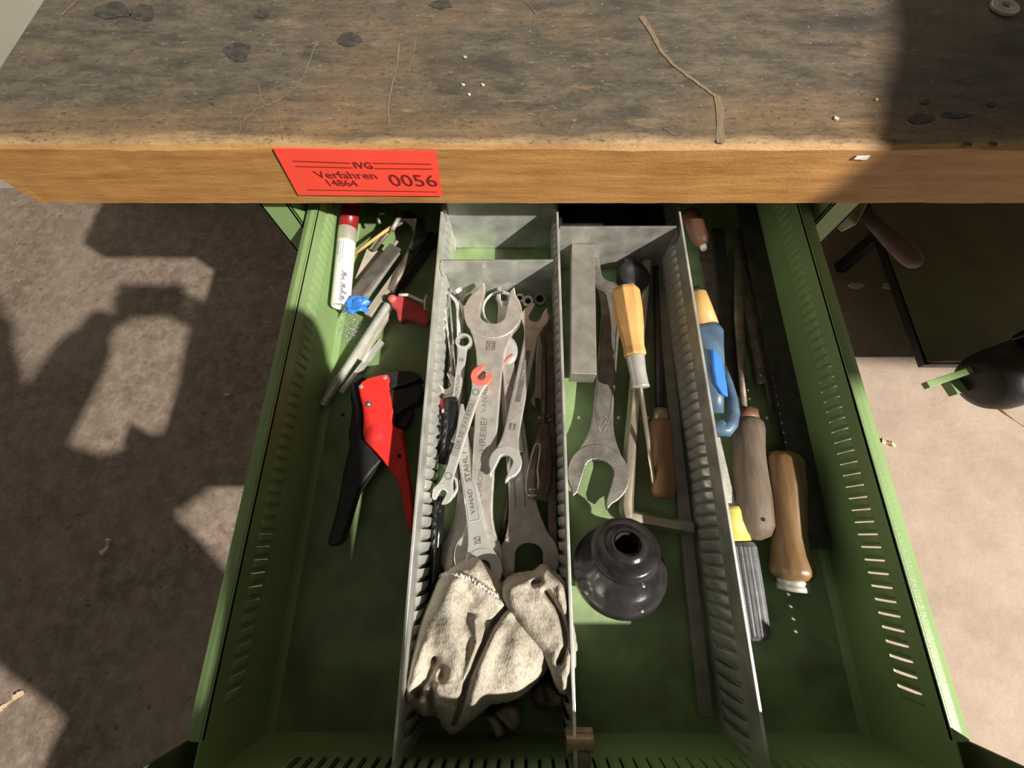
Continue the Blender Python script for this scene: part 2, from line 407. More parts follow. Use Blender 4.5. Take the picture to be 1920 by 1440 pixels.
# small things on the bench
w = thing('hex_socket_washer', 'pale grey round washer with a hexagonal hole lying on the bench top', 'washer', P(1881,16,ZT))
c0 = P(1881,16,ZT+.0005); r0 = 25*S(16,ZT)
ring = [(math.cos(a), math.sin(a)) for a in [2*math.pi*i/36 for i in range(36)]]
def ringprism(m, T, ro, ri, z0, z1, n=36, nin=None, mi=0):
    nin = nin or n; vs = []
    def inner(a):
        if nin == n: return ri
        k = math.pi/nin; return ri*math.cos(k)/math.cos(((a+k)%(2*k))-k)
    for z in (z0,z1):
        for r in ('o','i'):
            for j in range(n):
                a = 2*math.pi*j/n; q = ro if r == 'o' else inner(a)
                vs.append(T@Vector((q*math.cos(a), q*math.sin(a), z)))
    fs = []
    for j in range(n):
        k = (j+1)%n
        fs += [(j,k,2*n+k,2*n+j),(n+k,n+j,3*n+j,3*n+k),(2*n+j,2*n+k,3*n+k,3*n+j),(k,j,n+j,n+k)]
    return m.add(vs, fs, mi)
ringprism(MB(), Matrix.Translation(c0), r0, r0*.36, 0, .003, 36, 6).build('washer_body', M['paleedge'], w, .0006)
ringprism(MB(), Matrix.Translation(c0), r0*.62, r0*.4, .003, .0036, 36, 6).build('raised_face', M['zinc'], w)
a,b_,c_,d_ = [PY(x,y,YF-.0012) for x,y in ((1600,297),(1606,292),(1631,291),(1624,298))]
q = MB().add([a,b_,c_,d_]+[v+Vector((0,-.0012,0)) for v in (a,b_,c_,d_)], [(0,1,2,3),(7,6,5,4),(0,1,5,4),(1,2,6,5),(2,3,7,6),(3,0,4,7)]).build('paper_scrap', M['white'])
tag(q, 'tiny white paper scrap stuck on the wooden front edge of the bench', 'paper scrap')
for i,(x,y,s_) in enumerate(((872,108,3),(868,160,3.2),(905,160,3),(1567,223,4.5),(880,178,2.6),(1643,188,2.5))):
    c = P(x,y,ZT+.0004); r = s_*S(y,ZT)
    q = MB().prism([(r*math.cos(t)*(1+.4*math.sin(3*t+i)), r*math.sin(t)*(.8+.3*math.cos(2*t+i))) for t in [k*2*math.pi/9 for k in range(9)]], 0, .0012, Matrix.Translation(c)).build('wood_crumb', M['chip'])
    lab = ['pale crumb on the bench top, upper one above the red tag end','pale crumb on the bench top, left one of the lower pair','pale crumb on the bench top, right one of the lower pair','largest pale crumb, on the bench right of the long scratch','pale crumb on the bench top, lowest near the middle','faint crumb on the bench beside the dark shadowed part'][i]
    tag(q, lab, 'crumb')

# red tag on the front edge
tg = thing('auction_tag', 'red paper tag numbered 0056 stuck on the wooden front edge of the bench', 'tag', PY(670,325,YF-.001))
YTG = YF-.0025
cor = [PY(512,279,YTG), PY(817,284,YTG), PY(829,368,YTG), PY(559,366,YTG)]
m_ = MB(); nseg = 12
for k in range(nseg):
    for (u0,u1) in ((k/nseg,(k+1)/nseg),):
        t0,t1 = cor[0].lerp(cor[1],u0), cor[0].lerp(cor[1],u1); b0,b1 = cor[3].lerp(cor[2],u0), cor[3].lerp(cor[2],u1)
        e = Vector((0,.0012,0)); m_.add([t0,t1,b1,b0,t0+e,t1+e,b1+e,b0+e], [(0,1,2,3),(7,6,5,4),(0,4,5,1),(2,6,7,3)])
m_.build('tag_sheet', M['tag'], tg)
ex = (cor[1]-cor[0]); ex.normalize()
def tagT(px, py, sh=0.0):
    o = PY(px,py,YTG-.0004); T = Matrix(((ex.x, sh, 0, o.x),(ex.y, 0,-1,o.y),(ex.z,1,0,o.z),(0,0,0,1)))
    return T
s1 = (PY(800,340,YTG)-PY(700,340,YTG)).length/100
def vh(px,y0,y1): return (PY(px,y0,YTG)-PY(px,y1,YTG)).length
text('IVG', tagT(681,311,-.12), vh(681,305,316)*1.42, M['tagprint'], tg, 'tag_lettering', .0001, sx=1.15, bold=.00012)
text('Verfahren', tagT(649,329,-.25), vh(648,322,336)*1.25, M['tagprint'], tg, 'tag_lettering', .0001, sx=1.22)
text('14864', tagT(640,344,-.25), vh(648,322,336)*1.18, M['tagprint'], tg, 'tag_lettering', .0001, sx=1.12)
text('0056', tagT(775,340,-.12), vh(775,329,350)*1.42, M['tagprint'], tg, 'tag_lettering', .0001, sx=1.18)
m_ = MB()
for (a,b_) in (((549,302),(656,306)),((554,312),(662,315)),((699,306),(809,308)),((702,316),(811,317)),((576,356),(820,360))):
    p,q = PY(*a,YTG-.0005),PY(*b_,YTG-.0005); e = Vector((0,0,.0004)); m_.add([p-e,q-e,q+e,p+e],[(0,1,2,3)])
m_.build('printed_line', M['tagprint'], tg)

# ------------------------------------------------------------------ unseen overhead sheet added to shade the right of the bench, and the person taking the picture
def onray(p, z):
    k = (z-p.z)/(LP.z-p.z); return p+(LP-p)*k
HZ = .95
c1 = onray(Vector((.31,.135,.095)),HZ); c2 = onray(Vector((.305,.326,.13)),HZ); c2b = onray(PY(1645,277,YF),HZ); c3 = onray(P(1700,60,ZT),HZ)
blocker = thing('shade_blocker', 'thin unseen steel sheet on rods, added to shade the right of the bench', 'light blocker', (2.2,0,1.0))  # unseen sheet added to cast shade, outlined along rays to the lamp
ol = [(c1.x-.005,c1.y),(3.0,c1.y-.15),(3.0,1.05),(c3.x+.22,1.05),(c3.x,c3.y),(c2b.x,c2b.y),(c2.x,c2.y)]
MB().prism(ol, HZ, HZ+.012).build('blocker_sheet', M['blocker_metal'], blocker, .002)
for x in (1.5,2.8):
    for y in (c1.y+.1,.9):
        MB().tube([(x,y,HZ),(x,y,2.6)],.005,8).build('blocker_rod', M['blocker_metal'], blocker)

# ------------------------------------------------------------------ floor litter
for i,(x,y,L_,ang,lab) in enumerate(((201,1025,30,80,'curled wood shaving on the shaded concrete left of the drawer'),(20,1315,50,40,'long split wood sliver on the floor at the bottom left corner'),
        (1664,831,28,-20,'pale wood chip on the bright concrete right of the drawer'),(428,741,9,10,'tiny pale pebble on the dark concrete left of the drawer'),
        (1872,768,118,-44,'thin brown stalk lying on the bright concrete right of the drawer'))):
    s_ = S(y,FZ); c = P(x,y,FZ); T = Matrix.Translation(c)@Matrix.Rotation(math.radians(ang),4,'Z')
    wd = {4:2.2,3:4}.get(i,7)*s_; m_ = MB()
    ks = 8
    for k in range(ks):
        u0, u1 = (k/ks-.5)*L_*s_, ((k+1)/ks-.5)*L_*s_; z0, z1 = .004+.006*math.sin(k*1.1+i), .004+.006*math.sin(k*1.1+1.1+i)
        if i in (3,): z0=z1=.006
        z0, z1 = max(z0,.001), max(z1,.001)
        w0 = wd*(.5+.2*math.sin(k+i)); m_.add([T@Vector(v) for v in ((u0,-w0,z0),(u1,-w0,z1),(u1,w0*.6,z1),(u0,w0,z0),(u0,-w0,0),(u1,-w0,0),(u1,w0*.6,0),(u0,w0,0))],[(0,1,2,3),(0,1,5,4),(2,3,7,6)])
    tag(m_.build(['wood_shaving','wood_sliver','wood_chip','pebble','plant_stalk'][i], M['chip'] if i!=4 else M['wood_brown']), lab, ['shaving','sliver','wood chip','pebble','stalk'][i])
for x,y,r in ((1603,537,14),(1667,537,16)):  # flat white flecks on the floor
    c = P(x,y,FZ); s_ = S(y,FZ)
    q = MB().prism([(r*s_*math.cos(t)*(1+.2*math.sin(3*t+x)), .4*r*s_*math.sin(t)) for t in [k*2*math.pi/12 for k in range(12)]],0,.006,Matrix.Translation(c)).build('white_fleck', M['white'])
    tag(q, 'flat white fleck on the floor under the bench, %s' % ('beside the drawer' if x<1650 else 'farther from the drawer'), 'paper shred')

# ------------------------------------------------------------------ the drawer
drawer = thing('tool_drawer', 'green sheet-steel tool drawer pulled out from under the bench', 'drawer', (0,0,0))
RIM, YB, YFR = .095, .52, -.168
SZ0, SZ1, PIT = .054, .077, .0108
MB().box((XL-.002,YFR,-.0015),(XR+.002,YB,0)).build('drawer_bottom', M['green_floor'], drawer)
def louver(name, m, depth, ln, h, prot, sgn, mats):
    """pressed louver: grows from the sheet (x=0) towards +x*sgn, open at +y, local z centred"""
    mb = MB(); ns, nt_ = 6, 8; vs = []
    for i in range(ns+1):
        s_ = i/ns
        for j in range(nt_+1):
            t = j/nt_; pr = prot*(math.sin(math.pi*min(1,.04+s_)*.5)**.33)*(max(0,math.sin(math.pi*t))**.3)
            if i == 0: pr = 0
            vs.append((sgn*pr, -ln+ln*s_, (t-.5)*h))
    fs = [(i*(nt_+1)+j,(i+1)*(nt_+1)+j,(i+1)*(nt_+1)+j+1,i*(nt_+1)+j+1) for i in range(ns) for j in range(nt_)]
    mb.add(vs, fs, 0, True)
    me = bpy.data.meshes.new(name); me.from_pydata(vs, [], fs); me.materials.append(m)
    me.polygons.foreach_set('use_smooth', [True]*len(fs)); me.update()
    return me
def place(me, name, parent, loc, rot=None):
    o = bpy.data.objects.new(name, me); C.objects.link(o); o.parent = parent
    o.location = Vector(loc)-ORIG.get(parent.name, Vector((0,0,0)))
    if rot: o.rotation_euler = rot
    return o
def slotted(x0, x1, ys, z0, z1, s0, s1, gap, ya, yb):
    mb = MB(); mb.box((x0,ya,z0),(x1,yb,s0)); mb.box((x0,ya,s1),(x1,yb,z1))
    prev = ya
    for y in ys: mb.box((x0,prev,s0),(x1,y,s1)); prev = y+gap
    mb.box((x0,prev,s0),(x1,yb,s1)); return mb
ysl = [-.118+PIT*i for i in range(57)]
for side in (0,1):
    x0, x1 = (XL-.0015, XL) if side == 0 else (XR, XR+.0015)
    wall = slotted(x0, x1, ysl, 0, RIM, SZ0, SZ1, .0028, YFR, YB).build('side_wall', M['green'], drawer)
    sg = 1 if side == 0 else -1
    lv = louver('louver', M['green'], 0, .0072, SZ1-SZ0, .0026, sg, None)
    # hood covers the slot: starts behind it
    for y in ysl: place(lv, 'louver', wall, (XL if side == 0 else XR, y+(.0026 if side == 0 else .0014), (SZ0+SZ1)/2))
    # rolled rim
    o1 = (XL-.0143) if side == 0 else XR+.0155
    a0 = XL if side == 0 else XR
    mbr = MB(); dr = (o1-a0)
    prf = [(a0,RIM-.004),(a0,RIM-.0006),(a0+dr*.08,RIM),(a0+dr*.45,RIM),(a0+dr*.55,RIM-.0004),(a0+dr*.93,RIM-.003),(o1,RIM-.006),(o1,RIM-.02),(o1-dr*.1,RIM-.02),(o1-dr*.1,RIM-.007),(a0+dr*.1,RIM-.004)]
    n = len(prf); vs = [(x,y,z) for y in (-.140,YB) for x,z in prf]
    mbr.add(vs, [(i,(i+1)%n,n+(i+1)%n,n+i) for i in range(n)]+[list(range(n)),list(range(n,2*n))[::-1]])
    mbr.build('rim', M['green'], drawer, .0006)
# fillet between bottom and walls
for sgx, x in ((1,XL),(-1,XR)):
    MB().add([(x,YFR,.006),(x,YB,.006),(x+sgx*.002,YB,.002),(x+sgx*.002,YFR,.002),(x+sgx*.006,YB,.0003),(x+sgx*.006,YFR,.0003)], [(0,1,2,3),(3,2,4,5)]).build('corner_fold', M['green'], drawer)
# front: inner wall with upright slots, tall front panel with returns
fxs = [XL+.052+PIT*i for i in range(42)]
mf = MB(); FS0, FS1 = .046, .069
mf.box((XL,YFR-.0015,0),(XR,YFR,FS0)); mf.box((XL,YFR-.0015,FS1),(XR,YFR,.12))
prev = XL
for x in fxs: mf.box((prev,YFR-.0015,FS0),(x,YFR,FS1)); prev = x+.0028
mf.box((prev,YFR-.0015,FS0),(XR,YFR,FS1))
fw = mf.build('front_wall', M['green'], drawer)
MB().box((XL+.04,YFR-.006,FS0-.006),(XR-.04,YFR-.0035,FS1+.006)).build('slot_shade_sheet', M['hole'], drawer)  # black sheet added behind the slots to paint their shade
lvf = louver('louver', M['green'], 0, .0068, FS1-FS0, .002, 1, None)
for x in fxs:
    o = place(lvf, 'louver', fw, (x, YFR, (FS0+FS1)/2)); o.rotation_euler = (0,0,math.radians(90)); o.scale = (1,-1,1)
fp = MB()
fp.box((XL-.0175,YFR-.022,-.02),(XR+.0185,YFR-.0165,.172)); fp.box((XL-.0175,YFR-.022,-.02),(XL-.0155,-.142,.172)); fp.box((XR+.0165,YFR-.022,-.02),(XR+.0185,-.142,.172))
fp.box((XL-.0175,YFR-.0165,.1705),(XR+.0185,YFR-.0015,.172)); fp.box((XL,YFR-.003,.118),(XR,YFR-.0015,.172))
fp.box((XL-.0155,YFR-.003,.095),(XL,YFR-.0015,.172)); fp.box((XR,YFR-.003,.095),(XR+.0165,YFR-.0015,.172))
fp.build('front_panel', M['green_dark'], drawer, .0008)
MB().box((XL,YB-.0015,0),(XR,YB,RIM)).build('back_wall', M['green'], drawer)
# holes in the bottom along one line; pale discs paint light coming through
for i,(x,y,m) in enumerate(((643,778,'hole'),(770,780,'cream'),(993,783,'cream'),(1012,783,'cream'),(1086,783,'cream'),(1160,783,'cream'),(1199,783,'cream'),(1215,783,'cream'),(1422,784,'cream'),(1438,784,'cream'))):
    MB().lathe([(.0001,.0007),(.0016,.0006),(.0021,.0001)], Matrix.Translation(P(x,y,0)), 12).build('rivet_or_lit_hole', M[m], drawer)
# latch at the front end of the second divider
lt = thing('divider_clip', 'small brass-coloured clip with a screw at the front end of the middle divider', 'clip', P(1086,1390,.07))
T = Matrix.Translation(P(1087,1400,.078)); 
MB().box((-.0105,-.003,-.004),(.0105,.011,.003),T).tube([T@Vector((-.0105,.004,.003)),T@Vector((.0105,.004,.003))],.0055,14).build('clip_body', M['brass'], lt, .0006)
MB().lathe([(.0001,.002),(.0068,.002),(.0076,0),(.0076,-.012)], Matrix.Translation(P(1090,1428,.082)), 20).build('screw_head', M['stamp'], lt)

# dividers
DZ = .085
def divider(X, y0, y1, label, yb=None):
    d = thing('drawer_divider', label, 'divider', (X,0,0), 'slotted zinc dividers of the drawer')
    ys = [y0+.012+.0113*i for i in range(int((y1-y0-.02)/.0113))]
    z0_, z1_ = .013, .060
    sh = slotted(X-.0006, X+.0006, ys, .0005, DZ-.002, z0_, z1_, .0026, y0, y1).build('divider_sheet', M['zinc'], d)
    MB().box((X-.0014,y0,DZ-.006),(X+.0014,y1,DZ)).build('folded_top_edge', M['zinc'], d, .0006)
    for sg in (1,-1):
        lv = louver('louver', M['zinc'], 0, .0088, z1_-z0_, .0042, sg, None)
        for y in ys: place(lv, 'louver', sh, (X+sg*.0006, y+.0023, (z0_+z1_)/2))
    MB().box((X-.0005,y0,.018),(X-.0002,y1,.057)) 
    return d
K = 1/CP
D1 = -.0878*(HC-DZ)*K; D2 = .0336*(HC-DZ)*K; D3 = .1620*(HC-DZ)*K
divider(D1, YFR+.003, .50, 'left of the three slotted zinc dividers, beside the red wire stripper')
divider(D2, YFR+.003, .50, 'middle of the three slotted zinc dividers, beside the steel block')
divider(D3, YFR+.003, .50, 'right of the three slotted zinc dividers, between black cone and wooden file handles')
def cross(xa, xb, Y, zt, label, m='zinc', name='cross_plate'):
    c = thing(name, label, 'partition plate', ((xa+xb)/2,Y,0))
    MB().box((xa+.003,Y,.001),(xb-.003,Y+.0012,zt)).build('plate_sheet', M[m], c, .0003)
    MB().box((xa+.003,Y-.0004,zt-.002),(xb-.003,Y+.0016,zt)).build('plate_edge', M[m], c, .0003)
    for x, s_ in ((xa,1),(xb,-1)):
        MB().box((x+s_*.0012,Y-.008,.004),(x+s_*.0032,Y+.001,zt-.004)).build('side_tab', M[m], c, .0003)
    return c
cross(D1, D2, .292, .080, 'scratched zinc cross plate behind the wrench jaws')
cross(D1, D2, .372, .084, 'plain zinc cross plate near the bench in the wrench compartment', 'zinc')
cross(D2, D3, .338, .081, 'zinc cross plate behind the steel block and screwdriver', 'zinc_dull')

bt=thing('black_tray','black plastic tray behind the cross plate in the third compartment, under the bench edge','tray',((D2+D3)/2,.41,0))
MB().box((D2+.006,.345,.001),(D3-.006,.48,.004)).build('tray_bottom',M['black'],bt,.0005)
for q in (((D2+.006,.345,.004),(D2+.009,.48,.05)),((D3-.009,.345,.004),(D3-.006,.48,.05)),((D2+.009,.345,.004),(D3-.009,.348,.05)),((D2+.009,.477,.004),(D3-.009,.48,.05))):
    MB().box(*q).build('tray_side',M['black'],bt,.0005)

# ------------------------------------------------------------------ wrenches
def jaw_out(R, g, ang=0., tip=1.02, slot=-.12, tipw=.5):
    pts = []
    yt = R*tip
    a0 = math.atan2(R*.86, g+R*.16)
    pts += [(g, -R*.0+slot*R), (g*1.0, yt*.80), (g+R*.10, yt)]
    a_s = math.asin(min(.98,.80))
    n = 30
    st = math.radians(48)
    for i in range(n+1):
        a = st - (math.pi+2*st)*i/n
        pts.append((R*math.cos(a), R*math.sin(a)))
    pts += [(-g-R*.10, yt), (-g, yt*.80), (-g, slot*R)]
    for i in range(1,8):
        a = math.pi+math.pi*i/8
        pts.append((g*math.cos(a), slot*R+g*.75*math.sin(a)))
    # remove doubled start
    c, s = math.cos(ang), math.sin(ang)
    return [(x*c-y*s, x*s+y*c) for x,y in pts]
def wrench(name, label, A, B, RA, RB, gA, gB, w0, w1=None, t=.006, m='steel', ta='open', tb='open', aA=15, aB=15, jawm=None, group=None, flare=1.25, groove=None, nA=None, cat='wrench', jawmB=None, tipA=1.05, tipB=1.05):
    """A, B: head centres; w0/w1: half widths of the shank at A / B end"""
    A, B = Vector(A), Vector(B); w1 = w1 or w0
    th = thing(name, label, cat, A.lerp(B,.5), group)
    L_ = (B-A).length; T = frame(A, B); mm = M[m]
    # shank with flared necks
    sa, sb = (RA*.55 if ta else 0), (RB*.55 if tb else 0)
    st = []
    N = 22
    for i in range(N+1):
        u = sa+(L_-sa-sb)*i/N
        w = w0+(w1-w0)*i/N
        fa = math.exp(-max(0,(u-sa)/(RA*.62))**1.3)*(RA*.80-w0) if ta == 'open' else (math.exp(-((u-sa)/(RA*.5)))*(RA*.55-w0) if ta == 'ring' else 0)
        fb = math.exp(-max(0,(L_-sb-u)/(RB*.62))**1.3)*(RB*.80-w1) if tb == 'open' else (math.exp(-((L_-sb-u)/(RB*.5)))*(RB*.55-w1) if tb == 'ring' else 0)
        st.append((u, w+max(0,fa)+max(0,fb)))
    out = [(-w,u) for u,w in st]+[(w,u) for u,w in st[::-1]]
    sh = MB().prism(out, -t*.40, t*.40, T).build('shank', mm, th, min(t*.22,.0016), 3)
    if groove:                                        # raised rails leaving a long recessed panel
        g0,g1,gw = groove; rr = MB()
        for sx in (-1,1):
            rr.box((sx*gw-.0004, L_*g0, t*.36),(sx*gw+.0004, L_*g1, t*.47), T)
        for u in (g0,g1): rr.box((-gw, L_*u-.0004, t*.36),(gw, L_*u+.0004, t*.47), T)
        rr.build('raised_border', mm, th, .0002)
    for (Q, R, g, ty, an, sgn, jm, tp) in ((A,RA,gA,ta,aA,-1,jawm,tipA),(B,RB,gB,tb,aB,1,jawmB,tipB)):
        if not ty: continue
        Th = frame(A,B,origin=Q)@(Matrix.Rotation(math.pi,4,'Z') if sgn < 0 else Matrix.Identity(4))
        jm_ = M[jm] if jm else mm
        if ty == 'open':
            MB().prism(jaw_out(R,g,math.radians(an),tp), -t*.5, t*.5, Th).build('jaw', jm_, th, min(t*.14,.0011), 2)
        else:
            ringprism(MB(), Th, R, g, -t*.6, t*.6, 36, 12).build('ring_end', jm_, th, t*.12, 2)
    th['_L'] = L_
    return th, T, L_
def ltext(s, T, x, u, z, size, m, parent, along=True, sx=1., name='stamped_lettering', flip=False, **k):
    if along:   # reads from B towards A
        R_ = Matrix(((0,-1,0,0),(-1,0,0,0),(0,0,-1,0),(0,0,0,1)))
        # xdir = -y(local), ydir = -x(local), z up
        R_ = Matrix(((0,-1,0,x),(-1,0,0,u),(0,0,1,z),(0,0,0,1)))
        R_ = Matrix(((0,1,0,x),(-1,0,0,u),(0,0,1,z),(0,0,0,1))) 
        if flip: R_ = Matrix(((0,-1,0,x),(1,0,0,u),(0,0,1,z),(0,0,0,1)))
    else:
        R_ = Matrix(((-1,0,0,x),(0,-1,0,u),(0,0,1,z),(0,0,0,1)))
    return text(s, T@R_, size, m, parent, name, .00025, sx=sx, **k)
def numbox(T, u, z, wd, s, parent, m=None):
    r = wd/2; mb = MB()
    for a,b_ in (((-r-.0003,u-r*1.15),(r+.0003,u-r*1.15+.0007)),((-r-.0003,u+r*1.15-.0007),(r+.0003,u+r*1.15)),((-r-.0003,u-r*1.15),(-r+.0004,u+r*1.15)),((r-.0004,u-r*1.15),(r+.0003,u+r*1.15))):
        mb.box((a[0],a[1],z-.0004),(b_[0],b_[1],z+.0004),T)
    mb.build('size_frame', m or M['steel'], parent)
    ltext(s, T, 0, u, z, wd*1.05, M['stamp'], parent, along=False, name='size_number')

G1 = 'wrenches heaped in the second compartment'
# W6 big one on the right, below
z6 = .022
W6,T6,L6 = wrench('open_end_wrench','large grey open-end wrench, its wide jaw beside the middle divider above the glove', P(948,662,z6+.004), P(992,1046,z6), 26*S(662,z6), 56*S(1046,z6), .006, 26*S(1046,z6), 16*S(700,z6), 26*S(950,z6), .0095, 'steel', ta=None, aB=-8, group=G1, jawmB='steel')
rr = MB(); 
for x in (-.006,.004): rr.tube([T6@Vector((x,L6*.42,.0040)),T6@Vector((x+.002,L6*.62,.0040)),T6@Vector((x+.004,L6*.78,.0040))],.0005,6)
rr.build('pressed_groove', M['stamp'], W6)
# W8: large open jaw under, lower left
z8 = .014
wrench('open_end_wrench','worn grey open-end wrench with jaw open beside the glove cuff, under the 24 wrench', P(880,800,z8), P(872,1040,z8), 20*S(800,z8), 46*S(1040,z8), .005, 20*S(1040,z8), 12*S(800,z8), 20*S(1000,z8), .008, 'steel', ta=None, aB=6, group=G1)
# W1 big 32 wrench
z1 = .044
W1,T1,L1 = wrench('open_end_wrench','big steel open-end wrench marked 32, its jaw topmost in the heap', P(925,588,z1), P(897,1040,.030), 54*S(588,z1), 45*S(1040,.03), 24*S(588,z1), 20*S(1040,.03), 25*S(700,z1), 20*S(1000,.03), .011, 'steel', aA=-8, aB=-14, group=G1, tipA=1.08)
numbox(T1, 62*S(640,z1)*1.12, .0046, 15*S(655,z1), '32', W1, M['stamp'])
ltext('VANADIUM', T1, .003, L1*.37, .0044, .0076, M['stamp'], W1, sx=1.15)
ltext('/HREBE/', T1, .002, L1*.555, .0044, .0095, M['stamp'], W1, sx=1.2)
ltext('CHROM', T1, .002, L1*.74, .0044, .0070, M['stamp'], W1, sx=1.1)
# W2 silver 24
z2 = .037
W2,T2,L2 = wrench('open_end_wrench','bright steel open-end wrench marked 24, its lower head tucked under the glove cuff', P(858,760,z2-.012), P(905,1068,z2+.006), 15*S(760,z2), 37*S(1068,z2), .004, 15*S(1068,z2), 12*S(760,z2), 16.5*S(1000,z2), .008, 'chrome', ta=None, aB=-6, group=G1, groove=(.30,.74,.0052))
numbox(T2, L2-55*S(1013,z2)*.9, .0034, 11*S(1013,z2), '24', W2)
ltext('STAHL /', T2, .0, L2*.42, .0034, .0078, M['stamp'], W2, sx=1.2)
ltext('VANAD', T2, .0, L2*.63, .0034, .0065, M['stamp'], W2, sx=1.1)
# W5 medium grey
z5 = .046
W5,T5,L5 = wrench('open_end_wrench','medium grey open-end wrench crossing the heap beside the 32, both jaws showing', P(1003,597,.04), P(948,868,z5), 26*S(600,.04), 31*S(868,z5), 10.5*S(600,.04), 13*S(868,z5), 12*S(680,z5), 15*S(820,z5), .0085, 'steel', aA=-14, aB=-14, group=G1, tipA=1.12, tipB=1.15, jawmB='chrome')
MB().box((-.0028,L5*.26,.0034),(.0028,L5*.62,.0038),T5).build('pressed_panel', M['stamp'], W5, .0002)
ltext('CHROM', T5, .0, L5*.40, .0039, .0055, M['steel'], W5, sx=1.2)
numbox(T5, L5*.78, .0036, 10*S(830,z5), '19', W5, M['stamp'])
# W6b pipe shaped wrench with red stripe
zb = .038
W9,T9,L9 = wrench('box_end_wrench','grey wrench with a rounded end and red paint stripe, just right of the 32', P(951,658,zb), P(968,850,zb-.006), 21*S(660,zb), .008, 10*S(660,zb), .004, 11*S(700,zb), 15*S(820,zb), .0085, 'steel', ta=None, tb=None, group=G1)
MB().lathe([(.0002,.0052),(17*S(660,zb),.0045),(21*S(660,zb),.0022),(21*S(660,zb),-.003)], frame(P(951,658,zb),P(968,850,zb))@Matrix.Diagonal((.95,1.45,1,1)), 30).build('rounded_end', M['chrome'], W9)
a = P(940,682,zb+.0058); b_ = P(962,664,zb+.0058); e = (b_-a).normalized().cross(Vector((0,0,1)))*.0012
MB().add([a-e,b_-e,b_+e,a+e,*(v-Vector((0,0,.002)) for v in (a-e,b_-e,b_+e,a+e))],[(0,1,2,3),(0,1,5,4),(2,3,7,6)]).build('red_stripe', M['pinkred'], W9)
ltext('CrV', T9, .0, L9*.36, .0036, .008, M['stamp'], W9, sx=1.)
ltext('DIN', T9, .0, L9*.66, .0036, .008, M['stamp'], W9, sx=1.)
# W4 combination ring
z4 = .045
W4,T4,L4 = wrench('combination_wrench','slim chrome ring wrench, its small ring left of the big 32 jaw', P(870,641,z4), P(846,830,.036), 15.5*S(641,z4), .006, 10.5*S(641,z4), .003, 8*S(700,z4), 8.5*S(800,z4), .0065, 'chrome', ta='ring', tb=None, group=G1)
ltext('CHROM-VAN', T4, .0, L4*.50, .0030, .0055, M['stamp'], W4)
ltext('13', T4, .0, L4*.2, .0030, .0055, M['stamp'], W4, along=False)
# W3 small with red jaw
z3 = .056
W3,T3,L3 = wrench('open_end_wrench','small chrome open-end wrench with a red painted jaw, lying across the 32', P(903,706,z3), P(831,926,.050), 20*S(706,z3), 20*S(926,.05), 7.5*S(706,z3), 6.5*S(926,.05), 8.5*S(760,z3), 9*S(880,.05), .006, 'chrome', aA=-28, aB=-12, jawm='pinkred', group=G1, tipA=1.0, tipB=.9)
MB().box((-.0032,L3*.22,.0026),(.0032,L3*.70,.0028),T3).build('pressed_panel', M['steel'], W3)
ltext('PARERO', T3, .0, L3*.36, .0029, .0062, M['stamp'], W3, sx=1.15)
ltext('DR 50', T3, .0, L3*.57, .0029, .0062, M['stamp'], W3, sx=1.15)
for u in (.15,.86):
    ringprism(MB(), T3@Matrix.Translation((0,L3*u,.0025)), .0036,.003,0,.0004,20).build('number_ring', M['stamp'], W3)
# W7 pale jaw left
wrench('open_end_wrench','pale matt open-end wrench with its jaw against the left divider', P(838,722,.026), P(852,900,.018), 21*S(722,.026), .008, 8*S(722,.026), .004, 8*S(760,.026), 9*S(880,.02), .006, 'paleedge', tb=None, aA=18, group=G1)
# tiny wrench on right
wrench('open_end_wrench','tiny wrench with a small hooked jaw between big wrenches and amber screwdriver', P(1016,620,.012), P(1008,752,.014), .01, 13*S(752,.014), .004, 5.5*S(752,.014), 8*S(700,.01), 7*S(740,.01), .004, 'paleedge', ta=None, aB=10, group=G1)
# second ring behind jaw, key ring
kr = thing('split_ring', 'round steel key ring showing inside the big 32 jaw', 'key ring', P(938,580,.02))
pts = [P(938,580,.022)+Vector((32*S(580,.02)*math.cos(t),36*S(580,.02)*math.sin(t),0)) for t in [2*math.pi*i/36 for i in range(37)]]
MB().tube(pts,.0016,8).build('ring_wire', M['chrome'], kr)
MB().tube([p+Vector((0,0,.0022)) for p in pts[3:20]],.0013,8).build('ring_wire', M['chrome'], kr)
wrench('open_end_wrench','small steel open-end wrench seen through the big 32 jaw, standing at the cross plate', P(945,560,.012), P(938,640,.008), 15*S(560,.012), .006, 6*S(560,.012), .003, 9*S(600,.01), 9*S(640,.01), .005, 'steel', tb=None, aA=6, group=G1, tipA=1.25)
# hex keys and rods at the left
def rod(name, label, cat, pts, r, m, n=8, group=None, parts=None, flat=1.):
    th = thing(name, label, cat, pts[0], group)
    MB().tube(pts, r, n, flat=flat).build(parts or 'rod', M[m], th, 0)
    return th
def bend(a, b, c, k=4, f=.22):
    a,b,c = Vector(a),Vector(b),Vector(c); p = b.lerp(a,min(.45,f)); q = b.lerp(c,min(.45,f)); out=[a]
    for i in range(k+1):
        t=i/k; out.append(p*(1-t)**2+b*2*t*(1-t)+q*t*t)
    return out+[c]
rod('hex_key','steel hex key with its bent end pointing to the left divider by the cross plate','hex key', bend(P(836,545,.040),P(859,568,.040),P(861,690,.028),5,.2), .0026,'chrome',6)
rod('thin_rod','thin bright steel rod leaning along the left divider','rod',[P(834,566,.045),P(838,610,.038),P(852,720,.02)],.0013,'chrome')
rod('thin_rod','second thin steel rod just right of the leaning one','rod',[P(842,552,.042),P(858,740,.02)],.0012,'steel')
rod('steel_pin','short thick steel pin below the bolt beside the 32 jaw','pin',[P(868,572,.038),P(868,625,.02)],.0042,'steel',12)
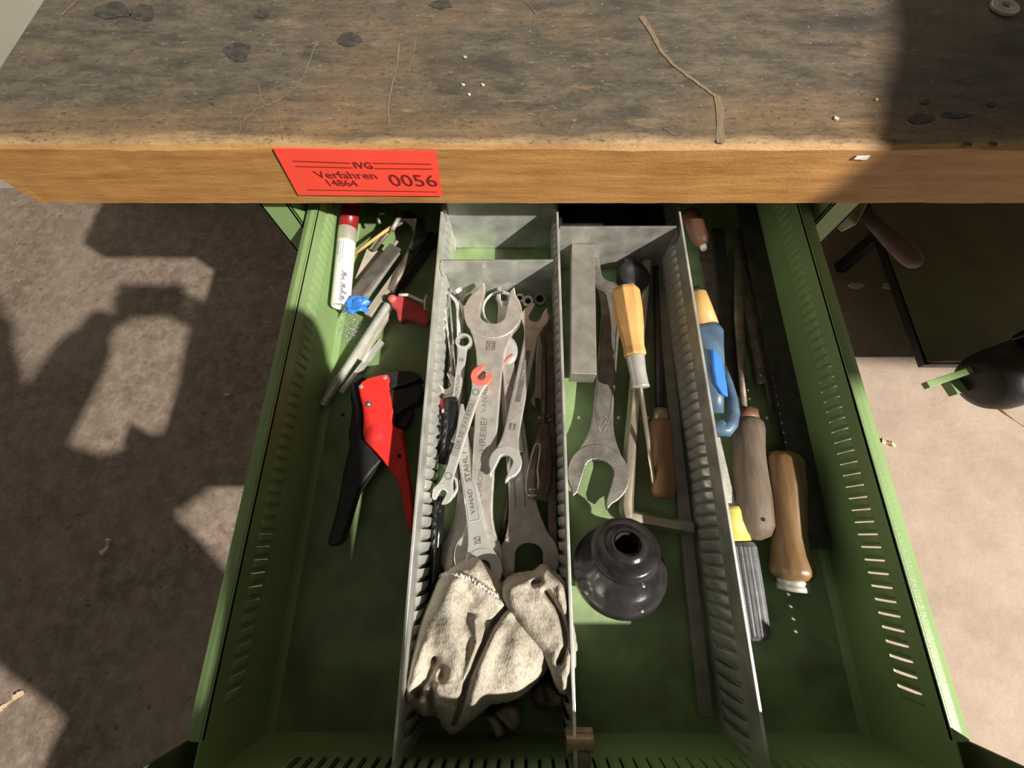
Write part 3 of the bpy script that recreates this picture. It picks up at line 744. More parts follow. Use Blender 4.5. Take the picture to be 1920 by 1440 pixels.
# bolt
bt = thing('hex_bolt','small dark threaded bolt left of the 32 jaw by the cross plate','bolt',P(868,560,.04))
A,B = P(860,548,.046),P(874,570,.036)
prf=[]; 
for i in range(22): prf.append((.0040 if i%2 else .0050, i*(B-A).length/21))
MB().lathe([(.0002,0)]+prf+[(.0002,(B-A).length)], zframe(A,B),16,smooth=False).build('thread', M['darksteel'], bt)
MB().prism([(.0062*math.cos(t),.0062*math.sin(t)) for t in [i*math.pi/3 for i in range(6)]],-.005,0,zframe(A,B)).build('bolt_head', M['steel'], bt,.0004)
# nuts and sockets in the dark corner
for i,(x,y,z,r,lab) in enumerate(((990,566,.034,10,'small ring socket right of the 32 jaw in the shadow'),(975,560,.02,9,'hex nut behind the right tip of the 32 jaw'),(1012,562,.02,12,'dark socket in the back right corner of the wrench compartment'),(896,560,.015,9,'hex nut behind the left tip of the 32 jaw'))):
    th = thing('hex_nut' if i in (1,3) else 'socket', lab, 'nut' if i in (1,3) else 'socket', P(x,y,z))
    s_ = S(y,z)*r; Tt = Matrix.Translation(P(x,y,z))@Matrix.Rotation(.3,4,'X')
    ringprism(MB(), Tt, s_, s_*.55, -.005,.005, 6 if i in (1,3) else 24).build('nut_body' if i in (1,3) else 'socket_body', M['steel' if i!=2 else 'darksteel'], th,.0004)
    MB().lathe([(.0001,-.004),(s_*.55,-.004)],Tt,16).build('bore', M['hole'], th)
# bolts and odd rods under the heap to fill the compartment
for i,(a,b_,r,m,lab) in enumerate((((866,600,.01),(872,900,.008),.0038,'oldsteel','brown steel rod low under the ring wrench'),
        ((884,860,.008),(905,990,.008),.004,'darksteel','dark rod under the shank of the 32 wrench'),
        ((966,860,.012),(938,1030,.010),.0036,'oldsteel','rusty rod crossing under the large right-hand wrench'),
        ((985,620,.01),(978,800,.01),.0024,'darksteel','thin dark rod beside the medium grey wrench'),
        ((846,640,.008),(838,880,.006),.0035,'steel','grey rod low beside the left divider'))):
    rod('steel_rod', lab, 'rod', [P(*a),P(*b_)], r, m, 10)
rod('bent_wire_key','thin dark key bent to a hook, right of the medium grey wrench','hex key', [P(990,690,.02),P(991,760,.018),P(989,810,.018),P(984,822,.018),P(977,824,.018),P(973,812,.018)], .0016,'darksteel')
# flat bars along the middle divider
def bar(name, label, cat, A, B, w, t, m, group=None, bev=.0004, part='bar_body'):
    A,B = Vector(A),Vector(B); th = thing(name,label,cat,A.lerp(B,.5),group); T=frame(A,B)
    MB().box((-w/2,0,-t/2),(w/2,(B-A).length,t/2),T).build(part, M[m], th, bev); return th,T,(B-A).length
bar('flat_bar','brown steel flat bar running along the middle divider in the wrench compartment','bar', P(1031,590,.024),P(1036,1030,.018),.0085,.004,'oldsteel')
bar('flat_bar','narrow brown steel strip left of the bar along the middle divider','bar', P(1018,600,.012),P(1021,800,.012),.007,.004,'oldsteel')
rod('screwdriver_shaft','rusty thin shaft of the amber screwdriver','rod',[P(1020,640,.026),P(1019,815,.034)],.0026,'oldsteel')  # steel shaft belonging to the amber screwdriver handle
sc = thing('slotted_screw','round slotted screw head beside the middle divider','screw',P(1030,783,.034))
MB().lathe([(.0001,.0012),(.0042,.001),(.0048,0),(.0048,-.003),(.002,-.004),(.002,-.012)],Matrix.Translation(P(1030,783,.032)),20).build('screw_head', M['oldsteel'], sc)
MB().box((-.0045,-.0006,.0006),(.0045,.0006,.0016),Matrix.Translation(P(1030,783,.0325))@Matrix.Rotation(.5,4,'Z')).build('screw_slot', M['hole'], sc)
# amber screwdriver handle
A,B = P(1020,795,.032),P(1008,938,.028)
sd = thing('screwdriver','brown translucent plastic screwdriver handle beside the middle divider','screwdriver',A.lerp(B,.5))
L_=(B-A).length; T=zframe(A,B); mb=MB(); prf=[(.0005,0),(.0055,.0005),(.007,.006),(.008,L_*.2),(.0125,L_*.45),(.0130,L_*.78),(.0105,L_*.9),(.0100,L_*.93)]
vs=[];n=32
for r,z in prf:
    for j in range(n):
        a=2*math.pi*j/n; q=r*(1-.10*(1 if j%4<2 else 0)*(r>.007)); vs.append(T@Vector((q*math.cos(a),q*math.sin(a),z)))
mb.add(vs,[(i*n+j,i*n+(j+1)%n,(i+1)*n+(j+1)%n,(i+1)*n+j) for i in range(len(prf)-1) for j in range(n)],0,True); mb.build('handle',M['amber'],sd)
MB().lathe([(.0100,L_*.93),(.0108,L_*.94),(.0108,L_*.99),(.0098,L_),(.0001,L_)],T,24).build('end_cap',M['amber'],sd)
pw = thing('safety_wire','thin pale wire clip lying on the amber screwdriver handle','wire clip',P(1005,880,.045))
MB().tube([P(990,928,.044),P(986,915,.044),P(991,880,.045),P(1001,840,.046),P(1006,831,.046),P(1012,833,.046),P(1013,842,.046),P(1008,880,.046),P(1010,905,.046),P(1009,917,.045)],.0009,8).build('wire',M['chrome'],pw)
MB().tube([P(992,918,.044),P(1004,917,.044)],.0012,8).tube([P(990,928,.043),P(1006,929,.043)],.0012,8).build('wire_hook',M['chrome'],pw)
# black ratchet tool on the left
A = P(836,755,.040)
bk = thing('ratchet_handle','glossy black ratchet tool standing along the left divider beneath the small wrenches','ratchet',A)
MB().tube([P(846,748,.040),P(846,775,.040),P(844,800,.038),P(838,830,.034),P(830,870,.03)],[.0075,.008,.0078,.006,.0055],16).build('ratchet_head',M['gloss'],bk)
MB().tube([P(826,768,.030),P(832,790,.03),P(830,815,.028),P(822,850,.026)],[.006,.009,.009,.006],16).build('ratchet_body',M['gloss'],bk)
MB().tube([P(831,748,.036),P(831,774,.034)],.0035,10).build('red_grip',M['maroon'],bk)
MB().box((-.002,-.002,-.004),(.003,.002,.004),Matrix.Translation(P(833,772,.04))).build('drive_square',M['chrome'],bk,.0003)
rod('black_bar','long glossy black handle poking out below the small wrench jaw by the left divider','handle',[P(825,930,.040),P(820,1000,.034),P(814,1085,.024),P(810,1120,.018)],[.0052,.0058,.006,.006],'gloss',16,parts='grip')
rod('black_bar','dark round bar low against the left divider beside the glove','handle',[P(812,880,.022),P(803,1000,.018),P(797,1100,.014)],[.005,.006,.006],'gloss',14,parts='grip')
rod('chrome_hook','curved chrome hook loop behind the small wrench jaw','hook',[P(846,890,.03),P(856,900,.03),P(858,915,.03),P(850,930,.03),P(843,935,.03)],.002,'chrome',8)

# ------------------------------------------------------------------ compartment 3
# steel block
A,B = P(1094,457,.052),P(1094,702,.052)
blk = thing('steel_block','long square ground steel block leaning on the middle divider','steel block',A.lerp(B,.5))
wA = 43*S(457,.052); wB = 49*S(700,.052); ht=.0265
tl,tr,br,bl = P(1072,459,.052),P(1115,456,.052),P(1119,699,.052),P(1071,703,.052)
wv = (br-bl).length; ax=(br-tr); ax.normalize()
T = frame(tl.lerp(tr,.5), bl.lerp(br,.5)); LL=(bl.lerp(br,.5)-tl.lerp(tr,.5)).length
MB().box((-wv/2,0,-ht),(wv/2,LL,0),T).build('block_body', M['block'], blk, .0008)
# dark 32 wrench (head down)
zz=.018
W,TT,LL=wrench('open_end_wrench','dark forged open-end wrench marked 32, jaw facing the black cone', P(1150,512,.020), P(1121,890,.016), 46*S(512,.02), 57*S(890,.016), 24*S(512,.02), 27*S(890,.016), 19*S(600,zz), 18*S(800,zz), .010, 'darksteel', aA=12, aB=-12, tipA=1.05, tipB=.98)
ltext('32', TT, 0, LL*.765, .0044, .0125, M['stamp'], W, along=False)
ltext('DIN 895', TT, 0, LL*.46, .0044, .0075, M['stamp'], W)
rr=MB()
for pts in ([(-.0085,LL*.28),(-.0085,LL*.72),(-.005,LL*.79),(0,LL*.83)],[(.0085,LL*.28),(.0085,LL*.72),(.005,LL*.79),(0,LL*.83)]):
    rr.tube([TT@Vector((x,y,.0041)) for x,y in pts],.0006,6)
rr.build('raised_border',M['darksteel'],W)
# black disc added in place of a round shadow behind handle
rw = thing('shadow_disc','black disc standing in for a round shadow behind the yellow screwdriver handle','disc',P(1190,520,.03))
MB().lathe([(.0001,.008),(.010,.008),(.0195,.007),(.021,.004),(.021,-.004),(.019,-.008),(.0001,-.008)],Matrix.Translation(P(1187,520,.026))@Matrix.Rotation(.25,4,'Y'),32).build('disc_body',M['black'],rw)
# wood handled screwdriver
def turned(name,label,cat,A,B,prof,m,n=20,flat=1.,facets=0,part='handle',group=None,extra=None):
    A,B=Vector(A),Vector(B); th=thing(name,label,cat,A.lerp(B,.5),group); L_=(B-A).length; T=zframe(A,B)
    mb=MB(); vs=[]
    for u,r in prof:
        for j in range(n):
            a=2*math.pi*j/n; q=r
            if facets: k=math.pi/facets; q=r*math.cos(k)/math.cos(((a+k)%(2*k))-k)
            vs.append(T@Vector((q*math.cos(a),q*math.sin(a)*flat,u*L_)))
    k_=len(prof)
    mb.add(vs,[(i*n+j,i*n+(j+1)%n,(i+1)*n+(j+1)%n,(i+1)*n+j) for i in range(k_-1) for j in range(n)],0,not facets)
    mb.f.append(list(range(n))); mb.m.append(0); mb.sm.append(False)
    mb.f.append(list(range((k_-1)*n,k_*n))); mb.m.append(0); mb.sm.append(False)
    mb.build(part,M[m],th,.0008 if facets else 0); return th,T,L_
zA=.062
A,B=P(1171,540,.062),P(1191,668,.056); s_=S(560,.06)
th,T,L_=turned('screwdriver','yellow wooden-handled screwdriver with steel ferrule lying on top of the dark wrench','screwdriver',A,B,
   [(0,.010),(.03,.0145),(.08,.0165),(.35,.0162),(.6,.0145),(.75,.0125),(.88,.0115),(.97,.0122),(1,.0118)],'wood_yellow',32,facets=8)
A2,B2=P(1191,668,.056),P(1201,727,.052); L2_=(B2-A2).length
MB().lathe([(.0001,0),(.0098,0),(.0100,.001),(.0088,L2_*.55),(.0092,L2_*.9),(.0098,L2_*.95),(.0098,L2_),(.0001,L2_)],zframe(A2,B2),28).build('ferrule',M['chrome'],th)
A3,B3=P(1201,727,.052),P(1228,915,.016)
MB().tube([A3,A3.lerp(B3,.8),A3.lerp(B3,.93),B3],[.0026,.0026,.0036,.0032],4,flat=.8).build('blade',M['bronze'],th)
# big L shaped hex bar
th=thing('large_hex_key','large yellowish steel hex key bent under the black cone','hex key',P(1190,800,.01))
pts=bend(P(1212,492,.020),P(1172,968,.012),P(1292,990,.012),8,.07)
MB().tube(pts,.0078,6,up=Vector((0,0,1))).build('hex_bar',M['bronze'],th,.0004)
a,b_=P(1270,985,.012),P(1298,991,.013)
MB().tube([a,b_],.0084,6).build('worn_tip',M['block'],th,.0004)
# bar and file along divider 3
bar('flat_bar','long dirty steel flat bar along the right divider beside the black cone','bar',P(1238,545,.006),P(1323,1342,.006),.0125,.005,'block')
th,T,L_=turned('file','small round file with a brown wooden handle beside the yellow screwdriver','file',P(1238,790,.014),P(1245,935,.014),
   [(0,.0105),(.04,.0125),(.2,.0128),(.5,.0120),(.75,.0128),(.92,.0125),(.98,.0105),(1,.007)],'wood_brown')
MB().tube([P(1238,768,.014),P(1238,793,.014)],[.0085,.0095],20).build('ferrule',M['brass'],th)
MB().tube([P(1229,500,.014),P(1238,770,.014)],[.0035,.0055],8).build('file_blade',M['blacksteel'],th)
# black cone
Cb=P(1160,1070,.027); 
cone=thing('bakelite_cone','black bakelite flared knob with a threaded hole standing in the third compartment','knob',Cb)
T=Matrix.Translation(Cb)@Matrix.Rotation(math.radians(-29),4,'X')
R=86*S(1068,.027); r1=64*S(1000,.06)
prof=[(.0001,-.004),(R*.98,-.004),(R,-.002),(R,.006),(R*.985,.0085),(R*.93,.0095),(R*.93,.011),(R*.80,.016),(R*.66,.023),(R*.60,.029),(R*.585,.034)]
MB().lathe(prof,T,64).build('flared_base',M['bakelite'],cone)
zt=.034
r1=R*.70
prof=[(R*.585,zt),(r1*.93,zt+.0015),(r1,zt+.004),(r1,zt+.008),(r1*.985,zt+.0095),(r1*.96,zt+.010),(r1*.95,zt+.0125),(r1*.88,zt+.0145),(r1*.66,zt+.0165),(r1*.60,zt+.0155),(r1*.57,zt+.018),(r1*.46,zt+.0195),(r1*.43,zt+.020),(r1*.38,zt+.019)]
MB().lathe(prof,T,64).build('upper_disc',M['bakelite'],cone)
th_=[]; 
for i in range(14): th_.append((r1*(.38 if i%2 else .345), zt+.019-.0024*i))
MB().lathe(th_+[(.0001,zt-.016)],T,40,smooth=False).build('threaded_hole',M['hole'],cone)
for (x,y) in ((1185,1139),(1194,1052)):
    MB().lathe([(.0001,.0008),(.0012,.0006),(.0016,0)],T@Matrix.Translation(((.012,-.041,.011) if y>1100 else (.012,-.0285,.032))),10).build('set_screw',M['chrome'],cone)

# ------------------------------------------------------------------ compartment 4
th,T,L_=turned('file','large file with a greyed wooden handle with a hanging hole, beside the right divider','file',P(1401,786,.020),P(1415,1012,.024),
   [(0,.0125),(.04,.0165),(.1,.0175),(.25,.0160),(.42,.0168),(.7,.0190),(.88,.0192),(.96,.0150),(1,.006)],'wood_grey',28)
MB().tube([P(1399,770,.020),P(1401,792,.020)],[.0125,.0132],24).build('ferrule',M['wood_red'],th)
MB().tube([P(1386,430,.016),P(1386,600,.018),P(1396,772,.02)],[.0055,.0065,.0035],8,flat=.6).build('file_blade',M['oldsteel'],th)
MB().lathe([(.0001,.0003),(.0020,.0003)],Matrix.Translation(P(1431,974,.0425)),14).build('hanging_hole',M['hole'],th)
th,T,L_=turned('wooden_grip','loose varnished wooden file handle with steel ferrule, nearest to the right side wall','file handle',P(1466,848,.026),P(1486,1086,.024),
   [(0,.010),(.02,.016),(.07,.0200),(.3,.0200),(.5,.0180),(.68,.0165),(.82,.0175),(.92,.0200),(.96,.0195),(1,.0155)],'wood_tan',32)
A,B=P(1486,1083,.024),P(1488,1106,.023); L_=(B-A).length
MB().lathe([(.0001,0),(.0135,0),(.0140,L_*.3),(.0128,L_*.45),(.0142,L_*.6),(.0145,L_),(.0118,L_*1.02),(.0118,0)],zframe(A,B),28).build('ferrule',M['paleedge'],th)
# long dark file
fdk,T,L_=bar('flat_file','long wide blackened flat file lying against the right side wall','file',P(1401,382,.022),P(1532,1030,.016),.0275,.0065,'blacksteel',part='file_body')
mb=MB()
for i in range(90): 
    u=L_*(.05+.9*i/90); mb.box((-.0125,u,.0032),(.0125,u+.0012,.0036),T@Matrix.Translation((0,u,0))@Matrix.Rotation(0,4,'Z')@Matrix.Translation((0,-u,0)))
o_=mb.build('file_teeth',M['blacksteel'],fdk); o_['kind']='stuff'
bar('flat_file','dark narrow file lying between the blue cutter and the wide flat file','file',P(1345,430,.008),P(1378,740,.008),.016,.005,'blacksteel')
bar('flat_file','grey steel ruler-like bar deep in the fourth compartment beneath the yellow handle','bar',P(1330,470,.004),P(1372,700,.004),.030,.003,'oldsteel')
bar('hacksaw_blade','thin dark saw blade with a stepped end left of the wide flat file','saw blade',P(1386,440,.012),P(1449,770,.010),.006,.0012,'oldsteel')
bar('narrow_file','slim dark triangular file beside the long file tang','file',P(1396,560,.010),P(1428,720,.010),.009,.006,'oldsteel')
# pink small handle
th,T,L_=turned('small_handle','short reddish wooden handle at the back of the fourth compartment by the bench edge','handle',P(1293,398,.032),P(1318,460,.030),
   [(0,.009),(.1,.0115),(.4,.0120),(.8,.0105),(1,.0075)],'wood_red',20)
MB().tube([P(1318,460,.030),P(1320,468,.030)],[.005,.0035],12).build('end_pin',M['white'],th)
th,T,L_=turned('yellow_handle','yellow wooden handle end above the blue knife handle','handle',P(1308,548,.040),P(1326,612,.038),
   [(0,.006),(.05,.0095),(.4,.0110),(1,.0128)],'wood_yellow',20)
MB().tube([P(1303,540,.040),P(1308,551,.040)],[.005,.0065],12).build('end_ferrule',M['black'],th)
# blue knife
kn=thing('blue_knife_handle','blue plastic knife handle with bright blue slider beside the right divider','knife',P(1345,700,.04))
MB().tube([P(1328,612,.040),P(1330,622,.041),P(1334,650,.041),P(1339,700,.040),P(1342,740,.039),P(1345,775,.036)],[.013,.0160,.0135,.0120,.0085,.0070],24,flat=.7).build('handle_body',M['blue'],kn)
MB().tube([P(1356,690,.036),P(1366,720,.036),P(1374,750,.036),P(1376,775,.035),P(1371,795,.034),P(1360,806,.034),P(1350,806,.034),P(1344,790,.034)],[.004,.005,.0055,.0062,.0072,.0085,.009,.007],16).build('loop_guard',M['blue'],kn)
MB().prism([(-.0035,-.010),(.004,-.022),(.008,0),(.0095,.018),(.006,.030),(.000,.034),(-.002,.02)],0,.006,frame(P(1347,690,.046),P(1357,730,.043))).build('slider',M['brightblue'],kn,.0015,3)
# chisel with ribbed handle
th=thing('chisel','steel chisel with yellow collar and grey ribbed handle against the right divider','chisel',P(1380,980,.02))
T=frame(P(1340,820,.024),P(1371,955,.024)); L_=(P(1371,955,.024)-P(1340,820,.024)).length
MB().box((-.005,0,-.0025),(.005,L_,.0025),T).build('blade',M['steel'],th,.0008)
T2_=zframe(P(1370,950,.024),P(1383,1014,.024)); L_=(P(1370,950,.024)-P(1383,1014,.024)).length
MB().lathe([(.0001,0),(.009,0),(.0105,.004),(.0125,L_),(.0001,L_)],T2_,28).build('collar',M['yellow'],th)
A,B=P(1384,1014,.024),P(1412,1196,.022); T2_=zframe(A,B); L_=(B-A).length; vs=[]; n=72
prf=[(.0001,0),(.0135,.001),(.0160,.005),(.0162,L_*.5),(.0155,L_*.95),(.012,L_),(.0001,L_)]
for r,z in prf:
    for j in range(n):
        a=2*math.pi*j/n; q=r*(1-.05*(j%3==0)*(r>.012)); vs.append(T2_@Vector((q*math.cos(a),q*math.sin(a),z)))
MB().add(vs,[(i*n+j,i*n+(j+1)%n,(i+1)*n+(j+1)%n,(i+1)*n+j) for i in range(len(prf)-1) for j in range(n)],0,False).build('ribbed_handle',M['ribgrey'],th)
rod('thin_rod','bright thin rod end under the front end of the ribbed chisel handle','rod',[P(1398,1196,.008),P(1428,1196,.008)],.0016,'steel')

# ------------------------------------------------------------------ compartment 1
A,B=P(652,430,.052),P(638,575,.040)
mk=thing('marker_pen','white marker pen with red cap leaning on the left side wall','marker',A.lerp(B,.5))
L_=(B-A).length; T=zframe(A,B); r=.0108
MB().lathe([(.0001,0),(r*.95,0),(r,.002),(r,L_*.97),(r*.93,L_),(r*.8,L_),(r*.8,L_-.002),(.0001,L_-.002)],T,32).build('barrel',M['white'],mk)
MB().lathe([(r*1.01,0),(r*1.02,.001),(r*1.02,.018),(r*1.0,.019)],T,32).build('grey_band',M['paleedge'],mk)
A0=P(660,375,.058)
MB().tube([A0,A],[r*.98,r*1.03],28).build('cap',M['redcap'],mk)
mb=MB()
fr=frame(A,B)
for i in range(16):
    if i in (5,): continue
    u=L_*(.60+.024*i); w_=.0016+.0016*((i*7)%3)
    x_=.0030+.0012*((i*5)%2); mb.box((-x_-w_, u, math.sqrt(max(0,r*r-(x_+w_)**2))-.0003),(-x_+w_*.2, u+.0016, r*1.008),fr)
for k,x in enumerate((.001,-.002,.0035)):
    mb.box((x,L_*.22,math.sqrt(r*r-x*x)-.0002),(x+.0005,L_*(.5-.05*k),r*1.006),fr)
mb.build('printed_label',M['print'],mk)
for i,(a,b_,w_,t_,m,lab) in enumerate((((652,572,.030),(742,462,.034),.017,.003,'darksteel','dark grey flat blade next to the white marker'),
    ((690,592,.020),(790,452,.020),.0095,.006,'paleedge','bright square steel bar, its end beside the blue clump'),
    ((678,560,.026),(742,470,.026),.013,.005,'steel','short polished flat bar between dark blade and square bar'),
    ((676,676,.012),(745,560,.014),.0065,.006,'paleedge','short bright square bar right of the threaded rod'),
    ((640,737,.006),(716,640,.010),.0062,.006,'chrome','narrow bright square bar above the wire stripper'))):
    bar('steel_bar',lab,'bar',P(*a),P(*b_),w_,t_,m,'loose steel bars in the left compartment',.0006)
rod('tan_rod','thin tan rod crossing from the marker towards the dark corner','rod',[P(662,478,.036),P(720,435,.040),P(735,425,.04)],.0022,'wood_yellow')
q=MB().prism([(-.013,-.02),(.02,-.022),(.026,.02),(-.004,.026)],0,.003,Matrix.Translation(P(690,500,.016))).build('card_piece',M['pale'],None,.0004)
tag(q,'small pale beige card piece between the marker and the dark blade','card')
rod('scriber','slim pointed steel scriber tip left of the blue clump','scriber',[P(634,598,.010),P(650,580,.016),P(745,452,.034)],[.0003,.0022,.0022],'chrome',8)
rod('white_hook_wire','white bent wire running from the red grip to the left divider','wire',[P(748,553,.040),P(765,553,.040),P(785,562,.040),P(797,567,.040)],.0020,'cream',8)
rod('white_hook_wire','short upright pale wire clip touching the left divider','wire',[P(800,553,.044),P(797,560,.044),P(796,580,.044),P(801,579,.044)],.0010,'cream',8)
# dark tools in the corner under the bench
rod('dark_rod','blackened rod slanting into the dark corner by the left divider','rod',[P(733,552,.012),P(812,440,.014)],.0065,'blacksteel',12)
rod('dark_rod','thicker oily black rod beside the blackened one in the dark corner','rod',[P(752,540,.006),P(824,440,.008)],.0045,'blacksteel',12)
pl=thing('pliers','dark pliers with curved jaws in the back left corner under the bench','pliers',P(745,430,.03))
MB().tube([P(772,470,.034),P(788,445,.036),P(785,420,.036),P(765,405,.036),P(742,408,.036)],[.006,.009,.010,.009,.006],14,flat=.6).build('jaw',M['blacksteel'],pl)
MB().tube([P(772,470,.030),P(745,520,.026),P(732,545,.022)],[.006,.005,.004],12,flat=.6).build('handle',M['oldsteel'],pl)
MB().tube([P(765,405,.03),P(730,430,.028),P(700,470,.026)],[.006,.004,.003],12,flat=.6).build('handle',M['oldsteel'],pl)
hk=rod('brass_hook','small curved brass hook in the dark corner beside the red marker cap','hook',[P(712,418,.04),P(708,408,.04),P(712,400,.04),P(722,400,.04)],.0020,'bronze',8)
rod('steel_pin','short steel pin in the dark corner near the pliers','pin',[P(735,432,.042),P(750,404,.044)],.003,'steel',8)
# threaded rod
A,B=P(604,760,.010),P(729,570,.026); L_=(B-A).length
tr_=thing('threaded_rod','long threaded steel rod lying diagonally above the wire stripper','threaded rod',A)
N=56; prf=[(.0001,0)]
for i in range(N): prf += [(.0042,L_*(i+.02)/N),(.0056,L_*(i+.45)/N),(.0042,L_*(i+.9)/N)]
MB().lathe(prf+[(.0001,L_)],zframe(A,B),14,smooth=False).build('thread',M['chrome'],tr_)
# shavings
mb=MB(); rnd=random.Random(2)
for i in range(170):
    x=rnd.gauss(662,17); y=rnd.gauss(618,13)
    if i>110: x,y=rnd.gauss(672,7),rnd.gauss(632,10)
    c=P(x,y,.002+rnd.random()*.004); a=rnd.random()*6.28; r=.001+.0022*rnd.random()
    pts=[c+Vector((r*math.cos(a+t*.9)*(1+t*.1),r*math.sin(a+t*.9),.0008*math.sin(t*1.7+i))) for t in range(5)]
    mb.tube(pts,.00016,4)
o_=mb.build('metal_shavings',M['chrome']); o_['kind']='stuff'; tag(o_,'scatter of fine curled metal shavings on the green drawer bottom below the blue clump','shavings')
# blue clump
mb=MB(); c=P(669,571,.042)
bmm=bmesh.new(); bmesh.ops.create_icosphere(bmm,subdivisions=3,radius=1)
vs=[]
for v in bmm.verts:
    k=1+.55*mn.noise(v.co*1.9+Vector((3,1,7)))+.25*mn.noise(v.co*4.5)
    vs.append(c+Vector((v.co.x*.0135*k+v.co.y*.003,v.co.y*.0115*k,v.co.z*.009*k)))
mb.add(vs,[[v.index for v in f.verts] for f in bmm.faces],0,False); bmm.free()
q=mb.build('blue_wing_knob',M['brightblue']); tag(q,'crumpled bright blue plastic clump below the white marker','plastic clump')
# red T grip
tg_=thing('red_grip_tool','faded red winged plastic grip between threaded rod and left divider','grip',P(770,585,.03))
ol=[(735,551),(729,560),(733,572),(742,580),(744,592),(746,600),(752,603),(762,598),(775,600),(790,606),(799,609),(804,598),(800,583),(790,574),(775,563),(760,556),(748,552)]
c=P(765,580,.0); 
MB().add([P(x,y,.034) for x,y in ol]+[P(x,y,.034)-Vector((0,0,.011)) for x,y in ol],[list(range(len(ol))),list(range(len(ol),2*len(ol)))[::-1]]+[(i,(i+1)%len(ol),len(ol)+(i+1)%len(ol),len(ol)+i) for i in range(len(ol))]).build('grip_body',M['maroon'],tg_,.003,4)
MB().lathe([(.0001,.003),(.004,.002),(.0052,0),(.0052,-.004)],Matrix.Translation(P(735,559,.035)),16).build('grip_knob',M['pinkred'],tg_)
# wire stripper
ws=thing('wire_stripper','red and black wire stripper pliers lying on the drawer bottom','wire stripper',P(720,860,.02))
def poly(name,px,z,t,m,bev=.0018,seg=3,parent=ws):
    k=len(px); mbx=MB(); tp=[P(x,y,z) for x,y in px]
    return mbx.add(tp+[v-Vector((0,0,t)) for v in tp],[list(range(k)),list(range(k,2*k))[::-1]]+[(i,(i+1)%k,k+(i+1)%k,k+i) for i in range(k)]).build(name,M[m],parent,bev,seg)
poly('red_lever',[(671,726),(676,716),(690,708),(714,702),(727,700),(731,712),(727,728),(731,742),(733,758),(737,770),(735,778),(734,790),(738,799),(746,803),(754,804),(753,818),(756,830),(760,850),(764,885),(769,915),(774,960),(773,990),(768,1003),(762,985),(756,955),(750,920),(740,895),(728,878),(716,862),(704,848),(692,836),(683,827),(679,812),(680,790),(679,765),(674,745)],.041,.012,'red',.0022,3)
poly('black_lever',[(676,700),(668,704),(657,722),(656,745),(659,765),(657,785),(652,812),(655,830),(651,850),(643,882),(638,915),(630,955),(618,1000),(612,1018),(618,1025),(632,1023),(640,1013),(650,985),(660,950),(668,925),(680,905),(695,885),(708,870),(716,862),(700,842),(684,828),(679,812),(679,765),(672,735),(673,718),(684,710)],.030,.014,'black',.003,3)
poly('upper_head',[(714,700),(722,697),(745,694),(770,695),(785,700),(790,708),(775,716),(755,722),(730,727),(728,720),(731,710)],.040,.018,'black',.002,2)
poly('lower_head',[(729,730),(745,728),(770,722),(788,716),(790,735),(785,752),(770,760),(755,768),(745,778),(736,775),(733,758)],.036,.018,'black',.002,2)
poly('adjusting_wheel',[(733,770),(748,772),(765,762),(775,770),(766,790),(757,803),(742,800),(734,790)],.026,.014,'black',.002,2)
ringprism(MB(),Matrix.Translation(P(704,813,.0411)),18*S(813,.041),16.4*S(813,.041),0,.0007,36).build('pivot_ring',M['maroon'],ws)
MB().lathe([(.0001,.0007),(15*S(813,.041),.0005),(16.4*S(813,.041),0)],Matrix.Translation(P(704,813,.0411)),32).build('pivot_cap',M['red'],ws)
for x,y,r in ((691,758,6),(677,725,4),(722,708,4)):
    s_=r*S(y,.041)
    ringprism(MB(),Matrix.Translation(P(x,y,.0411)),s_,s_*.6,0,.0006,20).build('rivet_or_lit_hole',M['darksteel' if r>5 else 'chrome'],ws)
    MB().lathe([(.0001,.0009),(s_*.55,.0007),(s_*.6,0)],Matrix.Translation(P(x,y,.0411)),16).build('rivet_or_lit_hole',M['chrome'],ws)
MB().lathe([(.0001,.0002),(.0022,.0002)],Matrix.Translation(P(749,855,.0412)),14).build('hole',M['hole'],ws)

# ------------------------------------------------------------------ gloves
def crop(pts): return [(720+x/3.4275, 1020+y/3.4286) for x,y in pts]
def seg_dist(X,Y,pl,closed=False):
    best=np.full(X.shape,1e9); pp=list(pl)+([pl[0]] if closed else [])
    for (a,b),(c,d) in zip(pp,pp[1:]):
        vx,vy=c-a,d-b; t=np.clip(((X-a)*vx+(Y-b)*vy)/(vx*vx+vy*vy+1e-9),0,1)
        best=np.minimum(best,np.hypot(X-a-t*vx,Y-b-t*vy))
    return best
def inside(X,Y,pl):
    r=np.zeros(X.shape,bool); n=len(pl)
    for i in range(n):
        a,b=pl[i]; c,d=pl[(i+1)%n]
        cond=((b>Y)!=(d>Y)); xi=(c-a)*(Y-b)/(d-b+1e-12)+a
        r^=cond&(X<xi)
    return r
def smoothpl(pl,it=2):
    for _ in range(it):
        o=[]; n=len(pl)
        for i in range(n):
            a,b=pl[i],pl[(i+1)%n]; o+= [(a[0]*.75+b[0]*.25,a[1]*.75+b[1]*.25),(a[0]*.25+b[0]*.75,a[1]*.25+b[1]*.75)]
        pl=o
    return pl
